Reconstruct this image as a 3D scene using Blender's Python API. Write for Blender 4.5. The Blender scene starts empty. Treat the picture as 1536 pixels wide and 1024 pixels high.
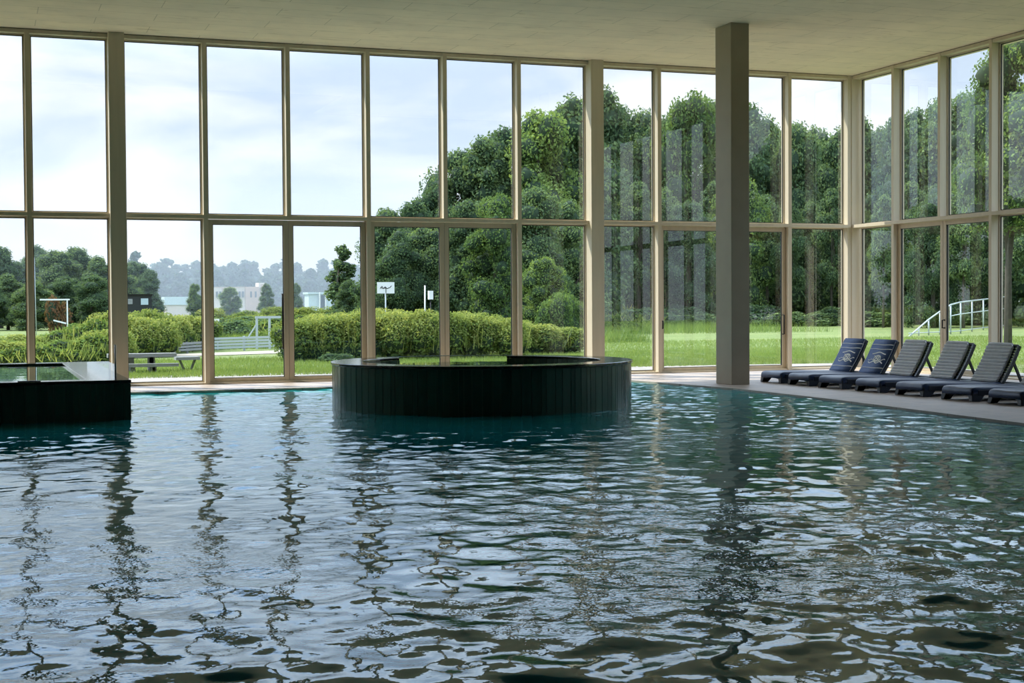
import bpy, math, random
import numpy as np
from mathutils import Vector, Matrix

random.seed(7)
C = bpy.context.scene.collection
SC = bpy.context.scene
# ---------------------------------------------------------------- camera
F_PX, CX, CY = 2157.3, 768.0, 512.0
EYE = 1.40
cr = Vector((0.93814962, -0.34617455, -0.00620289))
cu = Vector((0.01469674, 0.02191674, 0.99965177))
cf = Vector((0.34591806, 0.93791409, -0.02564882))
cam_d = bpy.data.cameras.new('camera')
cam = bpy.data.objects.new('camera', cam_d); C.objects.link(cam)
cam_d.sensor_width = 36; cam_d.lens = 36 * F_PX / 1536
cam_d.clip_start = 0.05; cam_d.clip_end = 2000
R3 = Matrix((cr, cu, -cf)).transposed()
cam.matrix_world = Matrix.Translation((0, 0, EYE)) @ R3.to_4x4()
SC.camera = cam
SC.view_settings.view_transform = 'Standard'; SC.view_settings.look = 'None'
SC.view_settings.gamma = 1; SC.view_settings.use_curve_mapping = False
SC.view_settings.exposure = 0.68

def at(px, py, Y):                       # the point at depth Y that shows at a picture position
    d = cr * ((px - CX) / F_PX) - cu * ((py - CY) / F_PX) + cf
    return Vector((0, 0, EYE)) + d * (Y / d.y)
def gx(px, Y, py=470): return at(px, py, Y).x
def hz(px, py, Y): return at(px, py, Y).z

DA, XB, HC, HT = 26.09, 17.30, 6.18, 3.04      # glazed walls, ceiling and transom height
GZ = -0.06                                      # ground outside
WZ = -0.03                                      # pool water

# ---------------------------------------------------------------- materials
def mat(name):
    m = bpy.data.materials.new(name); m.use_nodes = True
    nt = m.node_tree; nt.nodes.clear()
    out = nt.nodes.new('ShaderNodeOutputMaterial')
    return m, nt, out
def N(nt, t, **k):
    n = nt.nodes.new(t)
    for a, b in k.items():
        if a in n.inputs.keys() if isinstance(a, str) else False: n.inputs[a].default_value = b
        else: setattr(n, a, b)
    return n
def inp(n, **k):
    for a, b in k.items(): n.inputs[a.replace('_', ' ')].default_value = b
    return n
def L(nt, a, b): nt.links.new(a, b)
def c4(c): return (c[0], c[1], c[2], 1)
def ramp(nt, stops):
    r = nt.nodes.new('ShaderNodeValToRGB'); e = r.color_ramp.elements
    while len(e) > 1: e.remove(e[0])
    e[0].position = stops[0][0]; e[0].color = c4(stops[0][1])
    for p, c in stops[1:]:
        x = e.new(p); x.color = c4(c)
    return r
def mapping(nt, coord='Object', scale=(1, 1, 1)):
    tc = nt.nodes.new('ShaderNodeTexCoord'); mp = nt.nodes.new('ShaderNodeMapping')
    mp.inputs['Scale'].default_value = scale
    L(nt, tc.outputs[coord], mp.inputs['Vector']); return mp.outputs['Vector']
def noise(nt, vec, scale, detail=4, rough=0.5, dist=0.0):
    n = nt.nodes.new('ShaderNodeTexNoise')
    n.inputs['Scale'].default_value = scale; n.inputs['Detail'].default_value = detail
    n.inputs['Roughness'].default_value = rough; n.inputs['Distortion'].default_value = dist
    if vec is not None: L(nt, vec, n.inputs['Vector'])
    return n
def plain(name, col, rough=0.6, metal=0, var=0.0, vscale=8, spec=0.5, bump=0, stretch=(1, 1, 1), coord='Object'):
    m, nt, out = mat(name)
    b = nt.nodes.new('ShaderNodeBsdfPrincipled'); L(nt, b.outputs[0], out.inputs[0])
    b.inputs['Roughness'].default_value = rough; b.inputs['Metallic'].default_value = metal
    b.inputs['Specular IOR Level'].default_value = spec
    v = mapping(nt, coord, stretch); n = noise(nt, v, vscale, 5)
    lo = tuple(max(0, x * (1 - var)) for x in col); hi = tuple(min(1, x * (1 + var)) for x in col)
    r = ramp(nt, [(0.3, lo), (0.7, hi)]); L(nt, n.outputs['Fac'], r.inputs[0]); L(nt, r.outputs[0], b.inputs['Base Color'])
    if bump:
        bp = nt.nodes.new('ShaderNodeBump'); bp.inputs['Strength'].default_value = bump; bp.inputs['Distance'].default_value = 0.01
        L(nt, n.outputs['Fac'], bp.inputs['Height']); L(nt, bp.outputs[0], b.inputs['Normal'])
    return m

M = {}
M['timber'] = plain('beige_painted_timber', (0.66, 0.575, 0.44), 0.55, var=0.05, vscale=3, stretch=(4, 4, 0.4))
M['timber_door'] = plain('beige_door_timber', (0.58, 0.49, 0.36), 0.5, var=0.06, vscale=3, stretch=(4, 4, 0.4))
M['column'] = plain('grey_beige_column_paint', (0.37, 0.31, 0.225), 0.55, var=0.04, vscale=3)
M['gasket'] = plain('black_gasket', (0.012, 0.016, 0.018), 0.4)
M['dark_metal'] = plain('black_handle_metal', (0.02, 0.02, 0.02), 0.35, metal=0.7)
M['joint'] = plain('dark_shadow_joint', (0.07, 0.055, 0.035), 0.8)
M['plaster'] = plain('warm_plaster', (0.5, 0.47, 0.42), 0.8, var=0.05, vscale=2)
M['slate'] = plain('dark_grey_plaster', (0.22, 0.21, 0.20), 0.8, var=0.05, vscale=2)
M['ceiling_shade'] = plain('shade_darkened_ceiling', (0.10, 0.105, 0.10), 0.9, var=0.08, vscale=2)  # shade put into the colour of the unseen ceiling
M['white'] = plain('white_paint', (0.75, 0.76, 0.76), 0.5)
M['railing'] = plain('galvanised_railing', (0.42, 0.47, 0.48), 0.45, metal=0.2)
M['weathered'] = plain('weathered_grey_timber', (0.24, 0.25, 0.25), 0.8, var=0.25, vscale=4, stretch=(1, 1, 12))
M['steel'] = plain('satin_steel', (0.55, 0.55, 0.53), 0.3, metal=0.9)

# glass
def glass(name, f0, tint=(0.95, 0.98, 0.965)):
    m, nt, out = mat(name)
    g = nt.nodes.new('ShaderNodeNewGeometry'); dt = nt.nodes.new('ShaderNodeVectorMath'); dt.operation = 'DOT_PRODUCT'
    L(nt, g.outputs['Normal'], dt.inputs[0]); L(nt, g.outputs['Incoming'], dt.inputs[1])
    def mth(op, a, b_=None):
        q = nt.nodes.new('ShaderNodeMath'); q.operation = op
        for i, v in enumerate((a, b_)):
            if v is None: continue
            if isinstance(v, (int, float)): q.inputs[i].default_value = v
            else: L(nt, v, q.inputs[i])
        return q.outputs[0]
    c = mth('ABSOLUTE', dt.outputs['Value']); k = mth('POWER', mth('SUBTRACT', 1.0, c), 5.0)
    fac = mth('ADD', mth('MULTIPLY', k, 1.0 - f0), f0)
    tr = nt.nodes.new('ShaderNodeBsdfTransparent'); tr.inputs[0].default_value = c4(tint)
    gl = nt.nodes.new('ShaderNodeBsdfGlossy'); gl.inputs['Roughness'].default_value = 0.0
    gl.inputs['Color'].default_value = (0.92, 0.98, 1, 1)
    mx = nt.nodes.new('ShaderNodeMixShader')
    L(nt, fac, mx.inputs[0]); L(nt, tr.outputs[0], mx.inputs[1]); L(nt, gl.outputs[0], mx.inputs[2]); L(nt, mx.outputs[0], out.inputs[0])
    return m
M['glass'] = glass('window_glass', 0.11)
M['edge_glass'] = plain('pale_green_glass_edge', (0.55, 0.75, 0.68), 0.25)
M['screen_glass'] = glass('screen_glass', 0.06)

# ceiling : pale wood wool panels, long joints along the wall
def ceiling_mat():
    m, nt, out = mat('wood_wool_ceiling')
    b = nt.nodes.new('ShaderNodeBsdfPrincipled'); b.inputs['Roughness'].default_value = 0.9
    L(nt, b.outputs[0], out.inputs[0])
    v = mapping(nt, 'Object')
    br = nt.nodes.new('ShaderNodeTexBrick')
    br.offset = 0.5; br.inputs['Scale'].default_value = 1.0
    br.inputs['Brick Width'].default_value = 1.85; br.inputs['Row Height'].default_value = 0.55
    br.inputs['Mortar Size'].default_value = 0.006; br.inputs['Mortar Smooth'].default_value = 0.2
    br.inputs['Color1'].default_value = (0.92, 0.79, 0.63, 1); br.inputs['Color2'].default_value = (0.88, 0.76, 0.61, 1)
    br.inputs['Mortar'].default_value = (0.58, 0.50, 0.38, 1)
    L(nt, v, br.inputs['Vector'])
    v2 = mapping(nt, 'Object', (0.9, 5.0, 1))
    n = noise(nt, v2, 2.2, 6, 0.62)
    r = ramp(nt, [(0.0, (1, 1, 1)), (0.60, (1, 1, 1)), (0.72, (0.62, 0.58, 0.5))])
    L(nt, n.outputs['Fac'], r.inputs[0])
    n2 = noise(nt, v, 1.2, 5, 0.6); r2 = ramp(nt, [(0.3, (0.9, 0.9, 0.9)), (0.7, (1.05, 1.04, 1.02))]); L(nt, n2.outputs['Fac'], r2.inputs[0])
    m1 = nt.nodes.new('ShaderNodeMixRGB'); m1.blend_type = 'MULTIPLY'; m1.inputs[0].default_value = 0.75
    L(nt, br.outputs['Color'], m1.inputs[1]); L(nt, r.outputs[0], m1.inputs[2])
    m2 = nt.nodes.new('ShaderNodeMixRGB'); m2.blend_type = 'MULTIPLY'; m2.inputs[0].default_value = 1
    L(nt, m1.outputs[0], m2.inputs[1]); L(nt, r2.outputs[0], m2.inputs[2]); L(nt, m2.outputs[0], b.inputs['Base Color'])
    bp = nt.nodes.new('ShaderNodeBump'); bp.inputs['Strength'].default_value = 0.4; bp.inputs['Distance'].default_value = 0.01
    L(nt, n.outputs['Fac'], bp.inputs['Height']); L(nt, bp.outputs[0], b.inputs['Normal'])
    return m
M['ceiling'] = ceiling_mat()

def tiles_mat(name, c1, c2, mortar, w, h, rough, off=0.5, ms=0.006, spec=0.5):
    m, nt, out = mat(name)
    b = nt.nodes.new('ShaderNodeBsdfPrincipled'); b.inputs['Specular IOR Level'].default_value = spec
    L(nt, b.outputs[0], out.inputs[0])
    v = mapping(nt, 'Object')
    br = nt.nodes.new('ShaderNodeTexBrick'); br.offset = off; br.inputs['Scale'].default_value = 1
    br.inputs['Brick Width'].default_value = w; br.inputs['Row Height'].default_value = h
    br.inputs['Mortar Size'].default_value = ms
    br.inputs['Color1'].default_value = c4(c1); br.inputs['Color2'].default_value = c4(c2); br.inputs['Mortar'].default_value = c4(mortar)
    L(nt, v, br.inputs['Vector'])
    n = noise(nt, v, 3.0, 6, 0.6); r = ramp(nt, [(0.3, (0.75, 0.75, 0.75)), (0.7, (1.1, 1.1, 1.1))]); L(nt, n.outputs['Fac'], r.inputs[0])
    m2 = nt.nodes.new('ShaderNodeMixRGB'); m2.blend_type = 'MULTIPLY'; m2.inputs[0].default_value = 1
    L(nt, br.outputs['Color'], m2.inputs[1]); L(nt, r.outputs[0], m2.inputs[2]); L(nt, m2.outputs[0], b.inputs['Base Color'])
    rr = nt.nodes.new('ShaderNodeMapRange'); rr.inputs['To Min'].default_value = rough * 0.7; rr.inputs['To Max'].default_value = rough * 1.3
    L(nt, n.outputs['Fac'], rr.inputs['Value']); L(nt, rr.outputs[0], b.inputs['Roughness'])
    return m
M['deck'] = tiles_mat('pool_deck_stone', (0.52, 0.42, 0.35), (0.47, 0.38, 0.32), (0.26, 0.20, 0.165), 0.6, 0.6, 0.45)
M['basin'] = tiles_mat('pool_basin_tile', (0.045, 0.29, 0.31), (0.04, 0.26, 0.28), (0.04, 0.2, 0.21), 0.3, 0.15, 0.3)
M['path'] = tiles_mat('outside_concrete', (0.32, 0.29, 0.26), (0.29, 0.265, 0.235), (0.2, 0.18, 0.16), 1.2, 1.2, 0.8, off=0.0)

def grate_mat():
    m, nt, out = mat('overflow_grate_plastic')
    b = nt.nodes.new('ShaderNodeBsdfPrincipled'); b.inputs['Roughness'].default_value = 0.5; L(nt, b.outputs[0], out.inputs[0])
    v = mapping(nt, 'Object'); w = nt.nodes.new('ShaderNodeTexChecker')
    w.inputs['Scale'].default_value = 14; w.inputs['Color1'].default_value = (0.60, 0.55, 0.50, 1); w.inputs['Color2'].default_value = (0.36, 0.30, 0.25, 1)
    L(nt, v, w.inputs['Vector']); L(nt, w.outputs[0], b.inputs['Base Color'])
    return m
M['grate'] = grate_mat()

# green ceramic staves, one colour per stave from a face attribute
def stave_mat(name, lo, hi, rough=0.22):
    m, nt, out = mat(name)
    b = nt.nodes.new('ShaderNodeBsdfPrincipled'); L(nt, b.outputs[0], out.inputs[0])
    a = nt.nodes.new('ShaderNodeAttribute'); a.attribute_name = 'stave'
    v = mapping(nt, 'Object', (6, 6, 0.8)); n = noise(nt, v, 3, 5, 0.6)
    ad = nt.nodes.new('ShaderNodeMath'); ad.operation = 'MULTIPLY_ADD'; ad.inputs[1].default_value = 0.5
    L(nt, n.outputs['Fac'], ad.inputs[0]); 
    s = nt.nodes.new('ShaderNodeMath'); s.operation = 'MULTIPLY'; s.inputs[1].default_value = 0.6
    L(nt, a.outputs['Fac'], s.inputs[0]); L(nt, s.outputs[0], ad.inputs[2])
    r = ramp(nt, [(0.1, lo), (0.9, hi)]); L(nt, ad.outputs[0], r.inputs[0]); L(nt, r.outputs[0], b.inputs['Base Color'])
    b.inputs['Roughness'].default_value = rough
    return m
M['stave'] = stave_mat('dark_green_glazed_tile', (0.045, 0.095, 0.070), (0.13, 0.22, 0.165))
M['grout'] = plain('grey_green_grout', (0.22, 0.28, 0.23), 0.7)
M['coping'] = plain('wet_black_stone_coping', (0.022, 0.032, 0.028), 0.12, var=0.3, vscale=6, spec=0.9)

# ---------------------------------------------------------------- mesh helpers
class MB:
    def __init__(s): s.v = []; s.f = []; s.sm = []
    def add(s, vs, fs, smooth=False):
        b = len(s.v); s.v += [tuple(v) for v in vs]; s.f += [tuple(b + i for i in f) for f in fs]; s.sm += [smooth] * len(fs)
    def box(s, x0, x1, y0, y1, z0, z1):
        vs = [(x, y, z) for z in (z0, z1) for y in (y0, y1) for x in (x0, x1)]
        s.add(vs, [(0, 2, 3, 1), (4, 5, 7, 6), (0, 1, 5, 4), (1, 3, 7, 5), (3, 2, 6, 7), (2, 0, 4, 6)])
        return s
    def bar(s, a, b, w, h, up=(0, 0, 1)):
        a = Vector(a); b = Vector(b); d = (b - a).normalized(); u = Vector(up)
        sd = d.cross(u)
        if sd.length < 1e-4: sd = d.cross(Vector((1, 0, 0)))
        sd.normalize(); u = sd.cross(d).normalized()
        vs = [p + sd * (w / 2 * i) + u * (h / 2 * j) for p in (a, b) for i, j in ((-1, -1), (1, -1), (1, 1), (-1, 1))]
        s.add(vs, [(0, 1, 2, 3), (7, 6, 5, 4), (0, 4, 5, 1), (1, 5, 6, 2), (2, 6, 7, 3), (3, 7, 4, 0)])
        return s
    def tube(s, pts, r, n=8, cap=True):
        pts = [Vector(p) for p in pts]; rs = r if isinstance(r, (list, tuple)) else [r] * len(pts)
        vs = []; prev = None
        for i, p in enumerate(pts):
            d = (pts[min(i + 1, len(pts) - 1)] - pts[max(i - 1, 0)]).normalized()
            ref = prev if prev is not None else (Vector((0, 0, 1)) if abs(d.z) < 0.9 else Vector((1, 0, 0)))
            sd = d.cross(ref).normalized(); u = sd.cross(d).normalized(); prev = u
            for k in range(n):
                t = 2 * math.pi * k / n; vs.append(p + (sd * math.cos(t) + u * math.sin(t)) * rs[i])
        fs = [(i * n + k, i * n + (k + 1) % n, (i + 1) * n + (k + 1) % n, (i + 1) * n + k) for i in range(len(pts) - 1) for k in range(n)]
        if cap: fs += [tuple(range(n - 1, -1, -1)), tuple(range((len(pts) - 1) * n, len(pts) * n))]
        s.add(vs, fs, True); return s
    def loft(s, rings, closed=True, smooth=True, caps=True):
        n = len(rings[0]); vs = [v for r in rings for v in r]
        m = n if closed else n - 1
        fs = [(i * n + k, i * n + (k + 1) % n, (i + 1) * n + (k + 1) % n, (i + 1) * n + k) for i in range(len(rings) - 1) for k in range(m)]
        if caps: fs += [tuple(range(n - 1, -1, -1)), tuple(range((len(rings) - 1) * n, len(rings) * n))]
        s.add(vs, fs, smooth); return s
    def build(s, name, m, parent=None, bevel=0):
        me = bpy.data.meshes.new(name); me.from_pydata(s.v, [], s.f); me.update()
        me.polygons.foreach_set('use_smooth', s.sm)
        me.materials.append(m)
        o = bpy.data.objects.new(name, me); C.objects.link(o)
        if parent: o.parent = parent
        if bevel:
            b = o.modifiers.new('bevel', 'BEVEL'); b.width = bevel; b.segments = 2; b.limit_method = 'ANGLE'
        return o
def npmesh(name, V, Fc, m, parent=None, smooth=False):
    me = bpy.data.meshes.new(name); k = Fc.shape[1]
    me.vertices.add(len(V)); me.vertices.foreach_set('co', V.astype(np.float32).ravel())
    me.loops.add(Fc.size); me.loops.foreach_set('vertex_index', Fc.astype(np.int32).ravel())
    me.polygons.add(len(Fc)); me.polygons.foreach_set('loop_start', np.arange(0, Fc.size, k, dtype=np.int32))
    try: me.polygons.foreach_set('loop_total', np.full(len(Fc), k, dtype=np.int32))
    except Exception: pass
    if smooth: me.polygons.foreach_set('use_smooth', np.ones(len(Fc), dtype=bool))
    me.update(calc_edges=True); me.validate()
    me.materials.append(m)
    o = bpy.data.objects.new(name, me); C.objects.link(o)
    if parent: o.parent = parent
    return o
def tag(o, label=None, cat=None, group=None, kind=None):
    if label: o['label'] = label
    if cat: o['category'] = cat
    if group: o['group'] = group
    if kind: o['kind'] = kind
    return o
def struct(o): o['kind'] = 'structure'; return o
def empty(name, loc, rz=0):
    o = bpy.data.objects.new(name, None); C.objects.link(o); o.location = loc; o.rotation_euler = (0, 0, rz); o.empty_display_size = 0.1
    return o
def copy_tree(o, parent=None):
    c = o.copy(); C.objects.link(c)
    if parent: c.parent = parent
    for ch in list(o.children): copy_tree(ch, c)
    return c

# ---------------------------------------------------------------- the hall
# deck, pool and floor
POOL_FAR = 24.12
edge_pts = [(11.15, POOL_FAR), (11.62, 21.0), (11.58, 18.0), (11.38, 15.5), (11.22, 13.2), (10.75, 6.0), (10.5, 2.0)]
POOL_L, POOL_N = -9.0, 2.0
b = MB()
def slab_poly(b, poly, z0, z1):
    n = len(poly); vs = [(x, y, z1) for x, y in poly] + [(x, y, z0) for x, y in poly]
    fs = [tuple(range(n)), tuple(range(2 * n - 1, n - 1, -1))] + [(i, i + n, (i + 1) % n + n, (i + 1) % n) for i in range(n)]
    b.add(vs, fs)
slab_poly(b, [(-13.0, POOL_FAR), (11.15, POOL_FAR), (17.6, POOL_FAR), (17.6, 26.45), (-13.0, 26.45)][::1], -0.2, 0.0)
for (x0, y0), (x1, y1) in zip(edge_pts[:-1], edge_pts[1:]):
    slab_poly(b, [(x1, y1), (17.6, y1), (17.6, y0), (x0, y0)], -0.2, 0.0)
slab_poly(b, [(-13, POOL_N), (POOL_L, POOL_N), (POOL_L, POOL_FAR), (-13, POOL_FAR)], -0.2, 0.0)
slab_poly(b, [(-13, -8), (17.6, -8), (17.6, POOL_N), (-13, POOL_N)], -0.2, 0.0)
struct(b.build('floor', M['deck']))
b = MB()
bp = [(POOL_L, POOL_N), (10.5, POOL_N)] + edge_pts[::-1][1:] + [(POOL_L, POOL_FAR)]
n = len(bp)
b.add([(x, y, -1.35) for x, y in bp], [tuple(range(n))])
b.add([(x, y, -0.2) for x, y in bp] + [(x, y, -1.35) for x, y in bp], [((i + 1) % n, i, i + n, (i + 1) % n + n) for i in range(n)])
o = b.build('pool_basin', M['basin']); struct(o)
b = MB().box(-9, 11.1, POOL_FAR + 0.02, POOL_FAR + 0.42, 0.0, 0.012)
o = b.build('overflow_grate', M['grate']); tag(o, 'perforated pale overflow grate running along the pool edge below the long glazed wall', 'grate')

# ceiling
struct(MB().box(-13.3, 7.8, 20.3, 26.75, HC, HC + 0.35).box(7.8, 18.0, 17.2, 26.75, HC, HC + 0.35).build('ceiling', M['ceiling']))
struct(MB().box(-13.3, 7.8, -8.3, 20.3, HC, HC + 0.35).box(7.8, 18.0, -8.3, 17.2, HC, HC + 0.35).build('ceiling_over_pool', M['ceiling_shade']))  # unseen part, coloured dark so the water mirrors less ceiling light

MW, MD = 0.080, 0.24          # mullion width and depth
GP = 0.19                     # pane set back from the front plane
trim_n = [0]; win_n = [0]; door_n = [0]
def trim(mb, m='timber'):
    trim_n[0] += 1
    return struct(mb.build('trim_%d' % trim_n[0], M[m]))
class Frame:                  # local (s along wall, d outward, z) -> world
    def __init__(s, org, axis, outw): s.o = Vector(org); s.a = Vector(axis); s.w = Vector(outw)
    def box(s, b, s0, s1, d0, d1, z0, z1):
        p = s.o + s.a * s0 + s.w * d0; q = s.o + s.a * s1 + s.w * d1
        b.box(min(p.x, q.x), max(p.x, q.x), min(p.y, q.y), max(p.y, q.y), z0, z1); return b
FA = Frame((XB, DA, 0), (-1, 0, 0), (0, 1, 0))
FB = Frame((XB, DA, 0), (0, -1, 0), (1, 0, 0))

def ring(fr, b, s0, s1, z0, z1, d0, d1, w):
    fr.box(b, s0, s0 + w, d0, d1, z0, z1); fr.box(b, s1 - w, s1, d0, d1, z0, z1)
    fr.box(b, s0 + w, s1 - w, d0, d1, z0, z0 + w); fr.box(b, s0 + w, s1 - w, d0, d1, z1 - w, z1)
def window(fr, s0, s1, z0, z1):
    win_n[0] += 1; b = MB(); w = 0.022
    ring(fr, b, s0, s1, z0, z1, GP - 0.03, GP + 0.05, w)
    o = struct(b.build('window_%d' % win_n[0], M['timber']))
    b = MB(); ring(fr, b, s0 + w, s1 - w, z0 + w, z1 - w, GP - 0.008, GP + 0.008, 0.014); b.build('gasket', M['gasket'], o)
    b = MB(); fr.box(b, s0 + w, s1 - w, GP, GP + 0.003, z0 + w, z1 - w)
    # single sheet
    p = fr.o + fr.a * (s0 + w) + fr.w * GP; q = fr.o + fr.a * (s1 - w) + fr.w * GP
    b = MB(); b.add([(p.x, p.y, z0 + w), (q.x, q.y, z0 + w), (q.x, q.y, z1 - w), (p.x, p.y, z1 - w)], [(0, 1, 2, 3)])
    b.build('window_pane', M['glass'], o)
    return o
def door(fr, s0, s1, z0, z1, handle=None, d=0.10):
    door_n[0] += 1; w = 0.085; b = MB()
    ring(fr, b, s0, s1, z0, z1, d, d + 0.07, w)
    o = struct(b.build('door_%d' % door_n[0], M['timber_door'], bevel=0.004))
    b = MB(); ring(fr, b, s0 + w, s1 - w, z0 + w, z1 - w, d + 0.02, d + 0.05, 0.012); b.build('gasket', M['gasket'], o)
    p = fr.o + fr.a * (s0 + w) + fr.w * (d + 0.035); q = fr.o + fr.a * (s1 - w) + fr.w * (d + 0.035)
    b = MB(); b.add([(p.x, p.y, z0 + w), (q.x, q.y, z0 + w), (q.x, q.y, z1 - w), (p.x, p.y, z1 - w)], [(0, 1, 2, 3)])
    b.build('door_pane', M['glass'], o)
    if handle is not None:
        hs, za, zb = handle
        p = fr.o + fr.a * hs; i = fr.w
        b = MB(); b.tube([p + i * d + Vector((0, 0, za)), p + i * (d - 0.06) + Vector((0, 0, za)), p + i * (d - 0.06) + Vector((0, 0, zb)), p + i * d + Vector((0, 0, zb))], 0.014)
        b.build('door_handle', M['dark_metal'], o)
    hs = s0 + w / 2
    return o

LA, LB = 30.3, 34.0
LG = 13.43              # glazed length of the side wall, solid beyond
colsA = {4: 5.91, 10: 15.03, 16: 24.1}
colsB = {4: 5.93}
def glazed_wall(fr, length, cols, doors, joins, nbay, shift=0.0):
    pos = {}
    for k in range(1, nbay): pos[k] = cols.get(k, 1.5 * k + shift)
    pos[0] = 0.0; pos[nbay] = length
    # head, transom, sill
    for (a, bb) in [(0, length)]:
        b = MB(); fr.box(b, a, bb, 0.012, MD, HC - 0.075, HC - 0.012); trim(b)
        b = MB(); fr.box(b, a, bb, 0.03, MD, HC - 0.012, HC + 0.02); trim(b, 'joint')
        b = MB(); fr.box(b, a, bb, 0.02, MD, -0.05, 0.03); trim(b)
    cuts = [0] + [k for k in sorted(cols)] + [nbay]
    for i, j in zip(cuts[:-1], cuts[1:]):
        a = pos[i] + (0.13 if i in cols else 0.02); e = pos[j] - (0.13 if j in cols else 0)
        b = MB(); fr.box(b, a, e, -0.012, MD - 0.02, HT - 0.065, HT); trim(b)
    for k in range(1, nbay):
        s = pos[k]
        if k in cols: continue
        z0 = HT if k in joins else 0.0
        b = MB(); fr.box(b, s - MW / 2, s + MW / 2, 0.0, MD, z0, HC - 0.012)
        trim(b)
    for k in range(nbay):
        a = pos[k] + (0.135 if k in cols else MW / 2 if k else 0.09); e = pos[k + 1] - (0.135 if k + 1 in cols else MW / 2)
        window(fr, a, e, HT, HC - 0.075)
        if k in doors:
            al = a - (MW / 2 if k in joins else 0); el = e + (MW / 2 if (k + 1) in joins else 0)
            door(fr, al + 0.004, el - 0.004, 0.015, HT - 0.075, doors[k])
        else:
            window(fr, a, e, 0.03, HT - 0.065)
    return pos
# long wall (bay 0 at the corner): door pairs and single doors
glazed_wall(FA, LA, colsA, {1: (1.62, 0.75, 1.15), 2: (4.42, 0.9, 1.05), 5: None, 6: None, 7: None, 8: (12.13, 0.62, 1.62)}, {6, 8}, 20)
posB = glazed_wall(FB, LG, colsB, {1: None, 2: (3.0, 0.9, 1.05)}, {2}, 9, -0.06)
struct(MB().box(XB, XB + 0.3, DA - LB, DA - LG, 0, HC).build('wall_right', M['slate']))
struct(MB().box(-13.3, -13.0, -8.2, DA + 0.2, 0, HC).build('wall_left', M['plaster']))
yN = DA - LB
struct(MB().box(-13.2, XB + 0.2, yN - 0.3, yN, 0, HC).build('wall_near', M['slate']))
# corner post
b = MB(); b.box(XB - 0.01, XB + MD, DA - 0.01, DA + MD, 0, HC); b.box(XB - 0.10, XB, DA + 0.005, DA + MD, 0, HC)
trim(b)
def column(fr, s, w=0.27, d0=-0.13, d1=0.26):
    b = MB(); fr.box(b, s - w / 2, s + w / 2, d0, d1, 0, HC)
    o = b.build('column', M['timber'], bevel=0.006); o['kind'] = 'structure'; return o
for s in colsA.values(): column(FA, s)
for s in colsB.values(): column(FB, s)
# free standing column by the pool edge
b = MB().box(12.05, 12.40, 21.80, 22.36, 0, HC)
o = b.build('column', M['column'], bevel=0.008); struct(o)
tag(o, 'tall square grey-beige column standing alone on the deck at the pool edge', 'column')

# ---------------------------------------------------------------- tubs
def staves(b, path, z0, z1, th, rnd, wmin=0.07, wmax=0.135, closed=False):
    """separate vertical tiles along a path of points (x,y) with outward side on the right"""
    P = [Vector((x, y, 0)) for x, y in path]
    cum = [0]
    for i in range(1, len(P)): cum.append(cum[-1] + (P[i] - P[i - 1]).length)
    def pt(t):
        t = max(0, min(cum[-1], t))
        for i in range(1, len(cum)):
            if t <= cum[i] + 1e-9:
                f = (t - cum[i - 1]) / max(1e-9, cum[i] - cum[i - 1]); return P[i - 1].lerp(P[i], f)
        return P[-1]
    t = 0; vals = []
    while t < cum[-1] - 0.03:
        w = rnd.choice([wmin, (wmin + wmax) / 2, wmax, wmax, wmax]); e = min(cum[-1], t + w)
        a, c = pt(t + 0.0045), pt(e - 0.0045); d = (c - a).normalized(); nr = Vector((d.y, -d.x, 0))
        ta, tc = rnd.uniform(-0.0018, 0.0018), rnd.uniform(-0.0018, 0.0018)
        bot = [a + nr * (th + ta), c + nr * (th + tc)]
        vs = []
        for z in (z0, z1):
            vs += [Vector((a.x, a.y, z)), Vector((a.x, a.y, z)) + nr * (th + ta), Vector((c.x, c.y, z)) + nr * (th + tc), Vector((c.x, c.y, z))]
        b.add(vs, [(0, 1, 5, 4), (1, 2, 6, 5), (2, 3, 7, 6), (4, 5, 6, 7)]); vals += [rnd.random()] * 4
        t = e
    return vals
def stave_obj(name, path, z0, z1, th, parent, seed):
    b = MB(); rnd = random.Random(seed); vals = staves(b, path, z0, z1, th, rnd)
    o = b.build(name, M['stave'], parent)
    at_ = o.data.attributes.new('stave', 'FLOAT', 'FACE'); at_.data.foreach_set('value', vals)
    return o

def still_water_mat(name, body, bump=0.02, scale=2.0):
    m, nt, out = mat(name)
    v = mapping(nt, 'Object'); n = noise(nt, v, scale, 2, 0.5)
    bp = nt.nodes.new('ShaderNodeBump'); bp.inputs['Strength'].default_value = 1; bp.inputs['Distance'].default_value = bump
    L(nt, n.outputs['Fac'], bp.inputs['Height'])
    fr = nt.nodes.new('ShaderNodeFresnel'); fr.inputs['IOR'].default_value = 1.34; L(nt, bp.outputs[0], fr.inputs['Normal'])
    gl = nt.nodes.new('ShaderNodeBsdfGlossy'); gl.inputs['Roughness'].default_value = 0.0; gl.inputs['Color'].default_value = (1, 1, 1, 1); L(nt, bp.outputs[0], gl.inputs['Normal'])
    tr = nt.nodes.new('ShaderNodeBsdfTransparent'); tr.inputs[0].default_value = c4(body)
    mx = nt.nodes.new('ShaderNodeMixShader'); L(nt, fr.outputs[0], mx.inputs[0]); L(nt, tr.outputs[0], mx.inputs[1]); L(nt, gl.outputs[0], mx.inputs[2]); L(nt, mx.outputs[0], out.inputs[0])
    return m
M['tub_water'] = still_water_mat('still_tub_water', (0.35, 0.6, 0.55), 0.0015, 1.6)

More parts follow.
